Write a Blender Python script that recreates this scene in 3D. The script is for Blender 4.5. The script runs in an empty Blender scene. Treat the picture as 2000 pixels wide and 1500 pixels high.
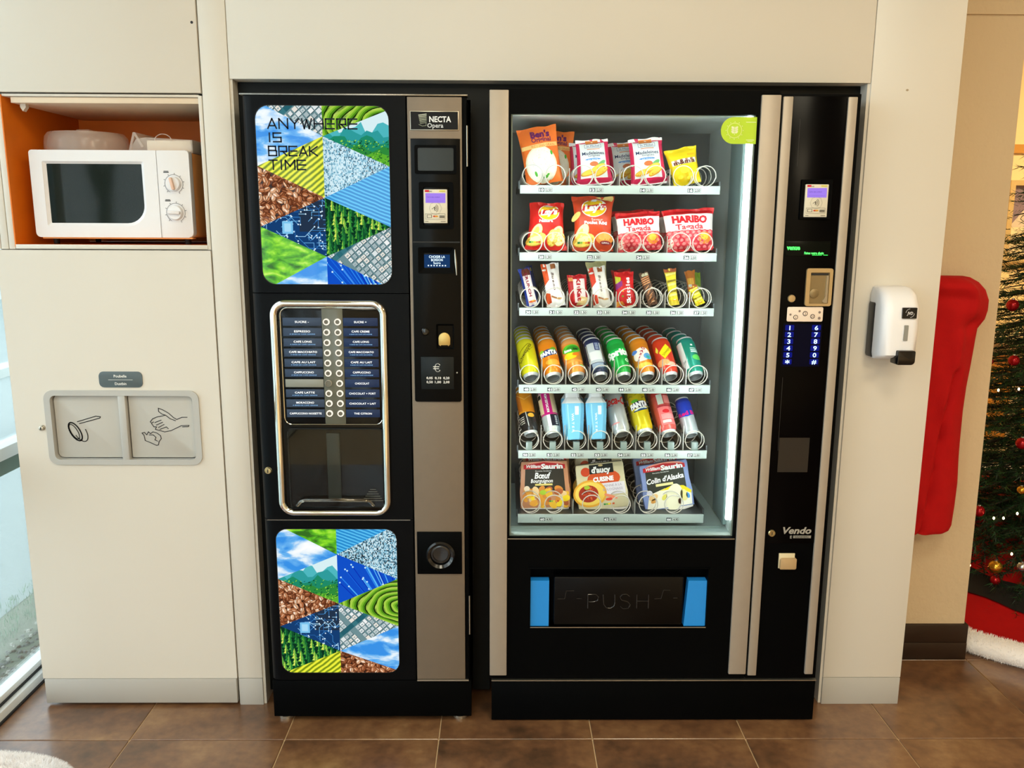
import bpy, bmesh, math, random
from mathutils import Vector, Matrix, Euler
PI = math.pi
rnd = random.Random(7)
sc = bpy.context.scene
COL = sc.collection

# ------------------------------------------------------------ camera, world, lights
F_PX = 1631.44
PITCH, YAW, ROLL = math.radians(10.8335), math.radians(0.63305), math.radians(0.27606)
CAM_D, CAM_H = 2.1709, 1.3464
_fwd0 = Vector((math.sin(YAW), math.cos(YAW), 0)); _right0 = Vector((math.cos(YAW), -math.sin(YAW), 0)); _up0 = Vector((0, 0, 1))
_fwd = _fwd0*math.cos(PITCH) - _up0*math.sin(PITCH)
_up = _up0*math.cos(PITCH) + _fwd0*math.sin(PITCH)
_R = _right0*math.cos(ROLL) + _up*math.sin(ROLL)
_U = _up*math.cos(ROLL) - _right0*math.sin(ROLL)
camd = bpy.data.cameras.new('camera'); cam = bpy.data.objects.new('camera', camd); COL.objects.link(cam)
camd.sensor_fit = 'HORIZONTAL'; camd.sensor_width = 36; camd.lens = 36*F_PX/2000; camd.clip_start = .05
cam.matrix_world = Matrix(((_R.x, _U.x, -_fwd.x, 0), (_R.y, _U.y, -_fwd.y, -CAM_D), (_R.z, _U.z, -_fwd.z, CAM_H), (0, 0, 0, 1)))
sc.camera = cam
sc.view_settings.view_transform = 'Standard'; sc.view_settings.look = 'None'
sc.view_settings.gamma = 1; sc.view_settings.use_curve_mapping = False
sc.view_settings.exposure = 0.0
try:
    sc.cycles.use_denoising = True
    sc.cycles.max_bounces = 10; sc.cycles.transparent_max_bounces = 16
    sc.cycles.sample_clamp_indirect = 4
except Exception: pass

w = bpy.data.worlds.new('overcast_sky'); sc.world = w; w.use_nodes = True
_nt = w.node_tree; _bg = _nt.nodes['Background']
_tc = _nt.nodes.new('ShaderNodeTexCoord'); _sp = _nt.nodes.new('ShaderNodeSeparateXYZ'); _cr = _nt.nodes.new('ShaderNodeValToRGB')
_nt.links.new(_tc.outputs['Generated'], _sp.inputs[0]); _nt.links.new(_sp.outputs['Z'], _cr.inputs[0])
_cr.color_ramp.elements[0].color = (.80, .88, .92, 1); _cr.color_ramp.elements[1].color = (.86, .93, 1, 1)
_nt.links.new(_cr.outputs[0], _bg.inputs['Color']); _bg.inputs['Strength'].default_value = 4.2

def area(name, loc, size, power, color, rot=(0, 0, 0), size_y=None, portal=False):
    l = bpy.data.lights.new(name, 'AREA'); l.energy = power; l.color = color
    l.shape = 'RECTANGLE'; l.size = size; l.size_y = size_y or size
    if portal: l.cycles.is_portal = True
    o = bpy.data.objects.new(name, l); COL.objects.link(o); o.location = loc; o.rotation_euler = rot
    return o
# ceiling lamps: (x, y, size, size_y, power, colour); a luminaire is built round each one below
WARM = (1, .84, .58); NEUT = (1, .93, .74)
LAMPS = [(-.45, -1.9, .6, .6, 10, NEUT), (.85, -1.75, .6, .6, 18, (1, .89, .66)), (-.4, -3.3, .6, .6, 20, NEUT), (1.2, -3.3, .6, .6, 32, WARM),
         (2.6, -1.3, .6, .6, 14, WARM), (3.3, 1.6, .5, .5, 62, (1, .74, .40))]
CEIL = 2.62
for x, y, a, b, pw, c in LAMPS:
    area('ceiling_lamp', (x, y, CEIL-.035), a*.9, pw, c, (0, 0, 0), b*.9)
area('window_daylight', (-1.36, -1.85, 1.3), 2.5, 30, (.86, .94, 1), (0, -PI/2, 0), 4.7, portal=True)
area('window_daylight', (-.85, -4.19, 1.12), .8, 30, (.86, .94, 1), (PI/2, 0, 0), 2.0, portal=True)

# ------------------------------------------------------------ helpers
def ray(px, py):
    d = _R*((px-1000)/F_PX) - _U*((py-750)/F_PX) + _fwd
    return d
def P(px, py, Y=0.0):
    d = ray(px, py); t = (Y+CAM_D)/d.y
    return (d.x*t, CAM_H + d.z*t)
def PX(px, py, Y=0.0): return P(px, py, Y)[0]
def PZ(px, py, Y=0.0): return P(px, py, Y)[1]
YM = -.088      # plane of the machine fronts

def lin(c):
    if isinstance(c, str):
        c = c.lstrip('#'); c = tuple(int(c[i:i+2], 16)/255 for i in (0, 2, 4))
    return tuple((x/12.92 if x <= .04045 else ((x+.055)/1.055)**2.4) for x in c[:3]) + (1,)

class NG:
    def __init__(s, name):
        s.m = bpy.data.materials.new(name); s.m.use_nodes = True; s.t = s.m.node_tree
        s.b = s.t.nodes['Principled BSDF']; s.out = s.t.nodes['Material Output']
    def n(s, typ, ins={}, **kw):
        nd = s.t.nodes.new('ShaderNode'+typ)
        for k, v in kw.items(): setattr(nd, k, v)
        for k, v in ins.items():
            if hasattr(v, 'is_output') or isinstance(v, bpy.types.NodeSocket): s.t.links.new(v, nd.inputs[k])
            else: nd.inputs[k].default_value = v
        return nd
    def math(s, op, a, b=0.0, c=0.0):
        return s.n('Math', {0: a, 1: b, 2: c}, operation=op).outputs[0]
    def ramp(s, fac, stops, interp='LINEAR'):
        r = s.n('ValToRGB', {0: fac}); cr = r.color_ramp; cr.interpolation = interp
        while len(cr.elements) < len(stops): cr.elements.new(.5)
        for e, (p, c) in zip(cr.elements, stops): e.position = p; e.color = lin(c)
        return r.outputs[0]
    def mix(s, fac, a, b, mode='MIX'):
        nd = s.n('Mix', data_type='RGBA', blend_type=mode)
        for i, v in ((0, fac), (6, a), (7, b)):
            if isinstance(v, bpy.types.NodeSocket): s.t.links.new(v, nd.inputs[i])
            else: nd.inputs[i].default_value = v
        return nd.outputs[2]
    def obj(s): return s.n('TexCoord').outputs['Object']
    def xz(s, scale=1, rot=0, loc=(0, 0, 0)):
        v = s.obj(); sp = s.n('SeparateXYZ', {0: v}); cb = s.n('CombineXYZ', {0: sp.outputs[0], 1: sp.outputs[2]})
        return s.n('Mapping', {0: cb.outputs[0], 'Rotation': (0, 0, rot), 'Scale': (scale, scale, scale), 'Location': loc}).outputs[0]

MATS = {}
def mat(name, c, rough=.5, metal=0, spec=.5, var=.06, vscale=6, bump=0, bscale=200, coat=0, trans=0, alpha=1, emis=0, sheen=0, sub=0):
    if name in MATS: return MATS[name]
    g = NG(name); b = g.b; c = lin(c)
    nz = g.n('TexNoise', {'Vector': g.obj(), 'Scale': vscale, 'Detail': 3})
    dark = tuple(x*(1-var) for x in c[:3])+(1,); lite = tuple(min(1, x*(1+var)) for x in c[:3])+(1,)
    g.t.links.new(g.mix(nz.outputs[0], dark, lite), b.inputs['Base Color'])
    b.inputs['Roughness'].default_value = rough; b.inputs['Metallic'].default_value = metal
    b.inputs['Specular IOR Level'].default_value = spec; b.inputs['Coat Weight'].default_value = coat
    b.inputs['Transmission Weight'].default_value = trans; b.inputs['Alpha'].default_value = alpha
    if sheen: b.inputs['Sheen Weight'].default_value = sheen
    if sub: b.inputs['Subsurface Weight'].default_value = sub; b.inputs['Subsurface Scale'].default_value = .02
    if emis: b.inputs['Emission Color'].default_value = c; b.inputs['Emission Strength'].default_value = emis
    if bump:
        n2 = g.n('TexNoise', {'Vector': g.obj(), 'Scale': bscale, 'Detail': 2})
        bp = g.n('Bump', {'Height': n2.outputs[0], 'Strength': bump, 'Distance': .002}); g.t.links.new(bp.outputs[0], b.inputs['Normal'])
    MATS[name] = g.m; return g.m
def flat(c, rough=.45, emis=0):
    k = 'print_%s_%d_%d' % (c.strip('#'), rough*100, emis*10)
    return mat(k, c, rough, var=.02, emis=emis, spec=.18)
def emit(name, c, s=1.0):
    if name in MATS: return MATS[name]
    g = NG(name); e = g.n('Emission', {'Color': lin(c), 'Strength': s}); g.t.links.new(e.outputs[0], g.out.inputs[0]); MATS[name] = g.m; return g.m

def thin_glass(name, tint=(1, 1, 1, 1), refl=1.0, rough=0.0):
    g = NG(name); fr = g.n('Fresnel', {'IOR': 1.45}); f = g.math('MULTIPLY', fr.outputs[0], refl)
    tr = g.n('BsdfTransparent', {'Color': tint}); gl = g.n('BsdfGlossy', {'Roughness': rough})
    mx = g.n('MixShader', {0: f, 1: tr.outputs[0], 2: gl.outputs[0]}); g.t.links.new(mx.outputs[0], g.out.inputs[0]); return g.m

class MB:
    def __init__(s): s.v = []; s.f = []; s.m = []
    def add(s, vs, fs, mi=0, M=None):
        o = len(s.v)
        s.v += [tuple(M @ Vector(p)) if M else tuple(p) for p in vs]
        for f in fs: s.f.append(tuple(o+i for i in f)); s.m.append(mi)
        return s
    def bm(s, b, mi=0, M=None):
        b.verts.index_update()
        s.add([v.co[:] for v in b.verts], [[v.index for v in f.verts] for f in b.faces], mi, M); b.free(); return s
    def box(s, x0, y0, z0, x1, y1, z1, mi=0, b=0, seg=2, M=None):
        bm = bmesh.new(); bmesh.ops.create_cube(bm, size=1)
        for v in bm.verts:
            v.co = Vector(((x0+x1)/2+v.co.x*(x1-x0), (y0+y1)/2+v.co.y*(y1-y0), (z0+z1)/2+v.co.z*(z1-z0)))
        if b: bmesh.ops.bevel(bm, geom=bm.edges[:], offset=b, segments=seg, profile=.5, affect='EDGES')
        return s.bm(bm, mi, M)
    def plate(s, pts, y0, y1, mi=0, b=0, M=None):
        # polygon of (x, z) points, front at y0, back at y1
        bm = bmesh.new(); n = len(pts)
        fr = [bm.verts.new((x, y0, z)) for x, z in pts]; bk = [bm.verts.new((x, y1, z)) for x, z in pts]
        ff = bm.faces.new(fr); bm.faces.new(bk[::-1])
        for i in range(n): bm.faces.new((fr[i], bk[i], bk[(i+1) % n], fr[(i+1) % n]))
        if b: bmesh.ops.bevel(bm, geom=list(ff.edges), offset=b, segments=2, profile=.5, affect='EDGES')
        bmesh.ops.recalc_face_normals(bm, faces=bm.faces[:])
        return s.bm(bm, mi, M)
    def ring(s, po, pi, y0, y1, mi=0, M=None, yi=None):
        n = len(po); yi = y0 if yi is None else yi
        vs = [(x, y0, z) for x, z in po]+[(x, yi, z) for x, z in pi]+[(x, y1, z) for x, z in po]+[(x, y1, z) for x, z in pi]
        fs = []
        for i in range(n):
            j = (i+1) % n
            fs += [(i, j, n+j, n+i), (2*n+j, 2*n+i, 3*n+i, 3*n+j), (i, 2*n+i, 2*n+j, j), (n+i, n+j, 3*n+j, 3*n+i)]
        return s.add(vs, fs, mi, M)
    def tube(s, path, r, n=8, closed=False, mi=0, M=None, r2=None):
        pts = [Vector(p) for p in path]; N = len(pts); rings = []; up = None
        for i in range(N):
            if closed: t = pts[(i+1) % N]-pts[i-1]
            else: t = pts[min(i+1, N-1)]-pts[max(i-1, 0)]
            t.normalize()
            if up is None:
                a = Vector((0, 0, 1)) if abs(t.z) < .9 else Vector((0, 1, 0)); up = (a-t*a.dot(t)).normalized()
            else: up = (up-t*up.dot(t)).normalized()
            sd = t.cross(up)
            rr_ = r(i/(N-1)) if callable(r) else r
            rings.append([pts[i]+(up*math.cos(2*PI*k/n)+sd*math.sin(2*PI*k/n)*(1 if r2 is None else r2/rr_))*rr_ for k in range(n)])
        vs = [p for q in rings for p in q]; fs = []
        for i in range(N if closed else N-1):
            j = (i+1) % N
            for k in range(n): fs.append((i*n+k, i*n+(k+1) % n, j*n+(k+1) % n, j*n+k))
        if not closed: fs += [tuple(range(n))[::-1], tuple((N-1)*n+k for k in range(n))]
        return s.add(vs, fs, mi, M)
    def lathe(s, prof, n=24, mi=0, M=None, cap=True):
        vs = []; fs = []; mis = []
        for r, z in prof:
            for k in range(n): vs.append((r*math.cos(2*PI*k/n), r*math.sin(2*PI*k/n), z))
        for i in range(len(prof)-1):
            for k in range(n): fs.append((i*n+k, i*n+(k+1) % n, (i+1)*n+(k+1) % n, (i+1)*n+k))
        if cap: fs += [tuple(range(n))[::-1], tuple((len(prof)-1)*n+k for k in range(n))]
        if isinstance(mi, (list, tuple)):
            o = len(s.v); s.v += [tuple(M @ Vector(p)) if M else tuple(p) for p in vs]
            for q, f in enumerate(fs):
                s.f.append(tuple(o+a for a in f)); i = q//n
                s.m.append(mi[i] if i < len(mi) else (mi[0] if q == len(fs)-2 else mi[-1]))
            return s
        return s.add(vs, fs, mi, M)
    def sphere(s, c, r, n=16, m=10, mi=0, sx=1, sy=1, sz=1):
        prof = [(max(r*math.sin(PI*i/m), 1e-4), -r*math.cos(PI*i/m)) for i in range(m+1)]
        return s.lathe(prof, n, mi, Matrix.Translation(c) @ Matrix.Diagonal((sx, sy, sz, 1)), cap=False)

def link(name, mesh, parent=None):
    o = bpy.data.objects.new(name, mesh); COL.objects.link(o)
    if parent: o.parent = parent
    return o
def obj(name, mb, mats, parent=None, smooth=35):
    me = bpy.data.meshes.new(name); me.from_pydata(mb.v, [], mb.f)
    if not isinstance(mats, (list, tuple)): mats = [mats]
    for m in mats: me.materials.append(m)
    me.polygons.foreach_set('material_index', mb.m)
    if smooth:
        me.polygons.foreach_set('use_smooth', [True]*len(mb.f)); me.set_sharp_from_angle(angle=math.radians(smooth))
    me.update()
    return link(name, me, parent)
def thing(name, label, cat, loc=(0, 0, 0), rot=(0, 0, 0), group=None):
    o = bpy.data.objects.new(name, None); o.empty_display_size = .05; COL.objects.link(o); o.location = loc; o.rotation_euler = rot
    return tag(o, label, cat, group)
def tag(o, label, cat, group=None):
    o['label'] = label; o['category'] = cat
    if group: o['group'] = group
    return o
def lab(o, label): o['label'] = label; return o
def struct(o): o['kind'] = 'structure'; return o
def copy_tree(o, parent=None):
    c = o.copy(); COL.objects.link(c)
    if parent: c.parent = parent
    for ch in list(o.children): copy_tree(ch, c)
    return c

def rr(x0, z0, x1, z1, r, n=6):
    pts = []
    if not isinstance(r, (tuple, list)): r = (r,)*4      # corners: bl, br, tr, tl
    for (cx, cz, a0, q) in ((x0+r[0], z0+r[0], PI, r[0]), (x1-r[1], z0+r[1], 1.5*PI, r[1]), (x1-r[2], z1-r[2], 0, r[2]), (x0+r[3], z1-r[3], .5*PI, r[3])):
        for i in range(n+1):
            a = a0+.5*PI*i/n; pts.append((cx+q*math.cos(a), cz+q*math.sin(a)))
    return pts
def circ(cx, cz, r, n=24, rz=None): return [(cx+r*math.cos(2*PI*i/n), cz+(rz or r)*math.sin(2*PI*i/n)) for i in range(n)]

# text glyphs, as flat triangles
_TX = {}
def text2d(s, bold=0.0, shear=0.0):
    k = (s, bold, shear)
    if k not in _TX:
        cu = bpy.data.curves.new('t', 'FONT'); cu.body = s; cu.offset = bold; cu.shear = shear; cu.resolution_u = 2
        o = bpy.data.objects.new('t', cu); COL.objects.link(o)
        dg = bpy.context.evaluated_depsgraph_get(); me = bpy.data.meshes.new_from_object(o.evaluated_get(dg))
        v = [(q.co.x, q.co.y) for q in me.vertices]; f = [tuple(p.vertices) for p in me.polygons]
        bpy.data.objects.remove(o); bpy.data.curves.remove(cu); bpy.data.meshes.remove(me)
        _TX[k] = (v, f)
    return _TX[k]
def put_text(s, cx, cy, h, wid=None, bold=0.0, shear=0.0, rot=0.0, align='c', sx=1.0):
    v, f = text2d(s, bold, shear)
    if not v: return [], []
    x0 = min(p[0] for p in v); x1 = max(p[0] for p in v); hh = .73
    ky = h/hh; kx = (wid/(x1-x0)) if wid else ky*sx
    ox = {'c': (x0+x1)/2, 'l': x0, 'r': x1}[align]; ca, sa = math.cos(rot), math.sin(rot)
    out = []
    for a, b in v:
        X = (a-ox)*kx; Y = (b-hh/2)*ky; out.append((cx+X*ca-Y*sa, cy+X*sa+Y*ca))
    return out, f
def stroke(pts, wd, closed=False):
    V = []; Fs = []; n = len(pts)
    for i in range(n if closed else n-1):
        a = Vector(pts[i]); b = Vector(pts[(i+1) % n]); d = (b-a)
        if d.length < 1e-9: continue
        d.normalize(); p = Vector((-d.y, d.x))*wd/2; a2 = a-d*wd*.4; b2 = b+d*wd*.4; o = len(V)
        V += [tuple(a2-p), tuple(b2-p), tuple(b2+p), tuple(a2+p)]; Fs.append((o, o+1, o+2, o+3))
    return V, Fs

class Art:
    """flat print in package coordinates (fractions of width and height, origin bottom left)"""
    def __init__(s, W, H): s.W = W; s.H = H; s.it = []
    def raw(s, v, f, c, l): s.it.append((v, f, c, l)); return s
    def poly(s, pts, c, l=1): return s.raw([(a*s.W, b*s.H) for a, b in pts], [tuple(range(len(pts)))], c, l)
    def rect(s, a, b, c2, d, c, l=1): return s.poly([(a, b), (c2, b), (c2, d), (a, d)], c, l)
    def ell(s, cx, cy, rx, ry, c, l=1, rot=0, n=18):
        W, H = s.W, s.H; ca, sa = math.cos(rot), math.sin(rot); p = []
        for i in range(n):
            a = 2*PI*i/n; X = rx*W*math.cos(a); Y = ry*W*math.sin(a); p.append((cx*W+X*ca-Y*sa, cy*H+X*sa+Y*ca))
        return s.raw(p, [tuple(range(n))], c, l)
    def text(s, t, cx, cy, h, c, l=3, wid=None, **k):
        v, f = put_text(t, cx*s.W, cy*s.H, h*s.H, wid*s.W if wid else None, **k); return s.raw(v, f, c, l)
    def line(s, pts, wd, c, l=2, closed=False):
        v, f = stroke([(a*s.W, b*s.H) for a, b in pts], wd*s.W, closed); return s.raw(v, f, c, l)
    def build(s, name, mapf, parent, cutx=(), cuty=(), rough=.4, emis=0, step=.00035):
        cols = []; V = []; Fc = []; MI = []
        for v, f, c, l in s.it:
            if not v: continue
            if c not in cols: cols.append(c)
            bm = bmesh.new(); bv = [bm.verts.new((a, b, 0)) for a, b in v]
            for q in f:
                try: bm.faces.new([bv[i] for i in q])
                except ValueError: pass
            xs = [a for a, b in v]; ys = [b for a, b in v]
            for cx in cutx:
                if min(xs) < cx < max(xs): bmesh.ops.bisect_plane(bm, geom=bm.verts[:]+bm.edges[:]+bm.faces[:], plane_co=(cx, 0, 0), plane_no=(1, 0, 0), dist=1e-7)
            for cy in cuty:
                if min(ys) < cy < max(ys): bmesh.ops.bisect_plane(bm, geom=bm.verts[:]+bm.edges[:]+bm.faces[:], plane_co=(0, cy, 0), plane_no=(0, 1, 0), dist=1e-7)
            bm.verts.index_update(); o = len(V)
            V += [mapf(q.co.x, q.co.y, l*step) for q in bm.verts]
            for q in bm.faces: Fc.append(tuple(o+z.index for z in q.verts)); MI.append(cols.index(c))
            bm.free()
        me = bpy.data.meshes.new(name); me.from_pydata(V, [], Fc)
        for c in cols: me.materials.append(c if not isinstance(c, str) else flat(c, rough, emis))
        me.polygons.foreach_set('material_index', MI); me.update()
        return link(name, me, parent)
def wallmap(x0, z0, y): return lambda a, b, d: (x0+a, y-.0004-d, z0+b)
def sign(name, parent, x0, z0, x1, z1, y, fn, **k):
    a = Art(x1-x0, z1-z0); fn(a); return a.build(name, wallmap(x0, z0, y), parent, **k)

# ------------------------------------------------------------ base materials
M_white = mat('white_melamine', '#ded9cf', .38, spec=.35, var=.03, vscale=1.5)
M_greyb = mat('grey_plinth_laminate', '#b9b7b2', .45, var=.04)
M_orange = mat('orange_melamine', '#e8790a', .55, var=.10, vscale=14)
M_black = mat('black_powder_coat', '#030405', .5, spec=.05, var=.2)
M_blackg = mat('black_gloss_panel', '#030405', .12, spec=.22, var=.1)
M_blackd = mat('black_surround_panel', '#080b0a', .35, spec=.15, var=.2)
M_silver = mat('silver_anodised_strip', '#aea395', .45, metal=.3, var=.05, vscale=30)
M_brown = mat('bronze_brushed_panel', '#7f7263', .5, metal=.3, var=.06, vscale=40)
M_chrome = mat('polished_chrome', '#e9ece6', .06, metal=1, var=.02)
M_steel = mat('brushed_steel', '#b9b3a5', .3, metal=.9, var=.06, vscale=60)
M_cavity = mat('dark_cavity_plastic', '#111416', .6, var=.15)
M_inner = mat('grey_inner_liner', '#6d7674', .45, var=.06)
M_innerw = mat('pale_liner_wall', '#c9d3cf', .3, var=.04)
M_rail = mat('pale_price_rail', '#aab5af', .35, var=.02, vscale=30)
M_tray = mat('dark_tray_metal', '#3a4042', .45, metal=.3, var=.08)
M_div = mat('galvanised_divider', '#a9aaa6', .35, metal=.6, var=.05)
M_wire = mat('white_coated_wire', '#d2ccc0', .35, var=.02)
M_plast = mat('white_plastic', '#eeeef2', .35, var=.02)

# ------------------------------------------------------------ setting: floor
XW = -1.38            # glazed wall on the left
YB = -4.2             # wall behind the viewer
def floor_mat():
    g = NG('brown_stone_tile'); v = g.obj(); w_ = g.n('TexCoord').outputs['Object']
    oi = g.n('ObjectInfo').outputs['Random']
    sh = g.n('CombineXYZ', {0: g.math('MULTIPLY', oi, 37.0), 1: g.math('MULTIPLY', oi, 91.0)}).outputs[0]
    vv = g.n('VectorMath', {0: v, 1: sh}, operation='ADD').outputs[0]
    n1 = g.n('TexNoise', {'Vector': vv, 'Scale': 5, 'Detail': 6, 'Roughness': .62}); n2 = g.n('TexNoise', {'Vector': vv, 'Scale': 38, 'Detail': 4})
    f = g.math('ADD', g.math('MULTIPLY', n1.outputs[0], .75), g.math('MULTIPLY', n2.outputs[0], .25))
    f = g.math('ADD', f, g.math('MULTIPLY', g.math('SUBTRACT', oi, .5), .05))
    c = g.ramp(f, [(.34, '#4a3423'), (.47, '#6c4a31'), (.56, '#7e5a3b'), (.68, '#97744e')])
    g.t.links.new(c, g.b.inputs['Base Color'])
    g.t.links.new(g.math('MULTIPLY_ADD', n2.outputs[0], .10, .26), g.b.inputs['Roughness'])
    g.b.inputs['Specular IOR Level'].default_value = .8; g.b.inputs['Coat Weight'].default_value = .45; g.b.inputs['Coat Roughness'].default_value = .16
    bp = g.n('Bump', {'Height': n2.outputs[0], 'Strength': .05, 'Distance': .001}); g.t.links.new(bp.outputs[0], g.b.inputs['Normal'])
    return g.m
M_tile = floor_mat()
M_grout = mat('pale_grout', '#d9bd94', .8, var=.1, vscale=20)
fl = struct(obj('floor', MB().box(XW-.05, YB-.1, -.12, 5.1, 4.3, -.0035), M_grout))
TS = .40906; TX0 = -.9862; TY0 = -.166; GR = .0032
tile_me = None
kx = range(-1, 15); ky = range(-10, 11)
x_lo, x_hi, y_lo, y_hi = XW-.0, 5.0, YB, 4.2
for i in kx:
    for j in ky:
        xa, xb = TX0+TS*i, TX0+TS*(i+1); ya, yb = TY0+TS*j, TY0+TS*(j+1)
        if xb > 5.05 or ya < YB-.2 or yb > 4.3: continue
        if ya > .30 and xb < 1.05: continue            # under the built-in units
        if (j < -6 or i > 10): continue
        cut = xa < XW
        if cut:
            o = obj('tile', MB().box(XW+GR/2-xa, GR/2, -.02, TS-GR/2, TS-GR/2, 0, b=.0012, seg=1), M_tile, fl)
        else:
            if tile_me is None:
                o = obj('tile', MB().box(GR/2, GR/2, -.02, TS-GR/2, TS-GR/2, 0, b=.0012, seg=1), M_tile, fl); tile_me = o.data
            else: o = link('tile', tile_me, fl)
        o.location = (xa, ya, 0)
struct(obj('ceiling', MB().box(XW-.1, YB-.1, CEIL, 5.1, 4.3, CEIL+.1), mat('ceiling_paint', '#c9bda4', .9, var=.02)))

# walls
M_plaster = mat('cream_plaster', '#d2bc9a', .9, var=.05, vscale=3, bump=.9, bscale=60)
M_paint = mat('cream_wall_paint', '#e2d8c2', .85, var=.03)
M_yell = mat('warm_yellow_paint', '#f0d9a6', .85, var=.03)
OX0, OX1, OZ = -.677, .913, 1.695           # the recess for the machines
XS, XC, XE = -.747, -.674, 1.1355           # seams of the panelling
wf = struct(obj('wall_front', MB().plate([(XS, .0), (OX0+.006, .0), (OX0+.006, OZ+.006), (OX1-.006, OZ+.006), (OX1-.006, 0), (XE-.004, 0), (XE-.004, CEIL), (XS, CEIL)], .006, .62), M_white))
obj('panel', MB().box(XS+.0015, 0, .0825, OX0-.001, .62, CEIL-.002, b=.0012), M_white, wf)
obj('panel', MB().box(OX0+.001, 0, OZ, OX1-.001, .62, CEIL-.002, b=.0012), M_white, wf)
obj('panel', MB().box(OX1+.001, 0, .0825, XE, .256, CEIL-.002, b=.0012), M_white, wf)
struct(obj('baseboard_left', MB().box(XS+.003, -.001, 0, OX0-.001, .5, .081, b=.0008), M_greyb))
struct(obj('baseboard_right', MB().box(OX1+.001, -.001, 0, XE-.001, .25, .081, b=.0008), M_greyb))
obj('scuff_mark', MB().plate(circ(PX(1772, 176), PZ(1772, 176), .0035, 10, .0025), -.0006, 0), mat('scuff_brown', '#a8977a', .7), wf)
# dark surround behind the machine fronts
bs = tag(obj('surround_panel', MB().plate([(OX0+.007, .02), (OX0+.007, OZ-.001), (OX1-.007, OZ-.001), (OX1-.007, .02), (.87, .02), (.87, 1.668), (-.036, 1.668), (-.036, .02), (-.084, .02), (-.084, 1.655), (-.632, 1.655), (-.632, .02)], .045, .06), M_blackd),
         'black surround board filling the recess around the two vending machines', 'panel')
# column, corridor and back room on the right
col_f = struct(obj('wall_right', MB().plate([(1.10, 0), (1.456, 0), (1.440, 1.917), (1.10, 1.917)], .257, .62).plate([(1.10, 1.917), (1.66, 1.917), (1.66, CEIL), (1.10, CEIL)], .250, .62), M_plaster))
struct(obj('baseboard_column', MB().box(1.14, .244, 0, 1.464, .62, .058, b=.003).box(1.19, .248, .050, 1.466, .62, .118, b=.004).box(1.14, .250, .056, 1.192, .6, .108, b=.003), mat('dark_brown_baseboard', '#2a1c14', .3, var=.2)))
YBK = 3.0
struct(obj('wall_back', MB().box(-1.4, YBK, 0, 5.1, YBK+.1, CEIL), M_yell))
struct(obj('wall_east', MB().box(5.0, YB, 0, 5.1, YBK, CEIL), M_paint))
struct(obj('wall_behind', MB().ring([(XW, 0), (5.1, 0), (5.1, CEIL), (XW, CEIL)], [(-1.28, .08), (-.42, .08), (-.42, 2.15), (-1.28, 2.15)], YB-.1, YB), M_paint, smooth=0))
struct(obj('wall_partition', MB().box(.6, .62, 0, 1.12, YBK, CEIL), M_yell))
# low cupboard with a ledge, seen through the tree
zl = PZ(1960, 640, YBK-.3)
sb = thing('sideboard', 'cream sideboard with amber panels behind the Christmas tree', 'sideboard', (2.2, 2.7, 0))
obj('top', MB().box(-.75, -.14, .685, 1.9, .26, .725, b=.004), mat('cream_ledge', '#f0dcae', .5), sb)
obj('body', MB().box(-.74, -.05, 0, 1.85, .26, .69), mat('cream_cupboard', '#ecd8aa', .6), sb)
for k in range(5):
    obj('door', MB().box(-.70+.52*k, -.062, .10, -.70+.52*k+.46, -.048, .62, b=.003), mat('amber_door', '#d9942a', .4, var=.12), sb)
# upper moulding strip and framed poster on the back wall
struct(obj('trim_1', MB().box(2.2, YBK-.02, 1.78, 5.0, YBK, 1.83), mat('ochre_trim', '#c28a35', .6)))
pf = thing('framed_poster', 'framed poster with a grey diagonal picture on the yellow back wall', 'picture', (0, 0, 0))
fx0, fz0 = P(1958, 512, YBK-.05); fz1 = PZ(1985, 352, YBK-.05)
obj('frame', MB().ring([(fx0, fz0), (fx0+.62, fz0), (fx0+.62, fz1), (fx0, fz1)], [(fx0+.03, fz0+.03), (fx0+.59, fz0+.03), (fx0+.59, fz1-.03), (fx0+.03, fz1-.03)], YBK-.05, YBK-.005), mat('pale_gold_frame', '#d8bd84', .35, metal=.3), pf)
def _pst(a):
    a.rect(0, 0, 1, 1, '#efe0b8', 0); a.rect(0, .42, 1, 1, '#8b7a86', 1); a.poly([(0, .42), (.2, .42), (.5, 1), (.35, 1)], '#d8cbb8', 2)
    a.rect(.05, .3, .6, .32, '#c9b68c', 2); a.rect(.05, .24, .7, .26, '#c9b68c', 2); a.line([(0, .22), (.5, 0)], .012, '#6d5c40', 2)
sign('print', pf, fx0+.03, fz0+.03, fx0+.59, fz1-.03, YBK-.02, _pst)

# ------------------------------------------------------------ outside and glazing
struct(obj('road', MB().box(-14, -9, -.2, -1.80, 16, -.05), mat('pale_wet_asphalt', '#8d9c9d', .5, var=.22, vscale=60, bump=1, bscale=90)))
struct(obj('verge', MB().box(-1.84, -9, -.2, -1.46, 16, -.052), mat('soil_under_gravel', '#7c8374', .9, var=.3, vscale=40)))
gr = MB(); R9 = random.Random(3)
for k in range(1500):
    x = R9.uniform(-1.66, -1.46); y = R9.uniform(-.4, 2.2); s = R9.uniform(.004, .009)
    a = R9.uniform(0, 6.28); pts = [(x+s*math.cos(a+q*2*PI/5)*R9.uniform(.8, 1.2), y+s*math.sin(a+q*2*PI/5)*R9.uniform(.8, 1.2), -.052) for q in range(5)]
    top = [(x+(p[0]-x)*.55, y+(p[1]-y)*.55, -.052+s*.8) for p in pts]
    gr.add(pts+top, [tuple(range(5, 10))]+[(q, (q+1) % 5, 5+(q+1) % 5, 5+q) for q in range(5)], R9.choice((0, 0, 1, 2)))
g_ = obj('gravel', gr, [mat('grey_gravel', '#8d8f8a', .8), mat('brown_gravel', '#6f6558', .8), mat('pale_gravel', '#c5c4bb', .8)], smooth=0)
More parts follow.
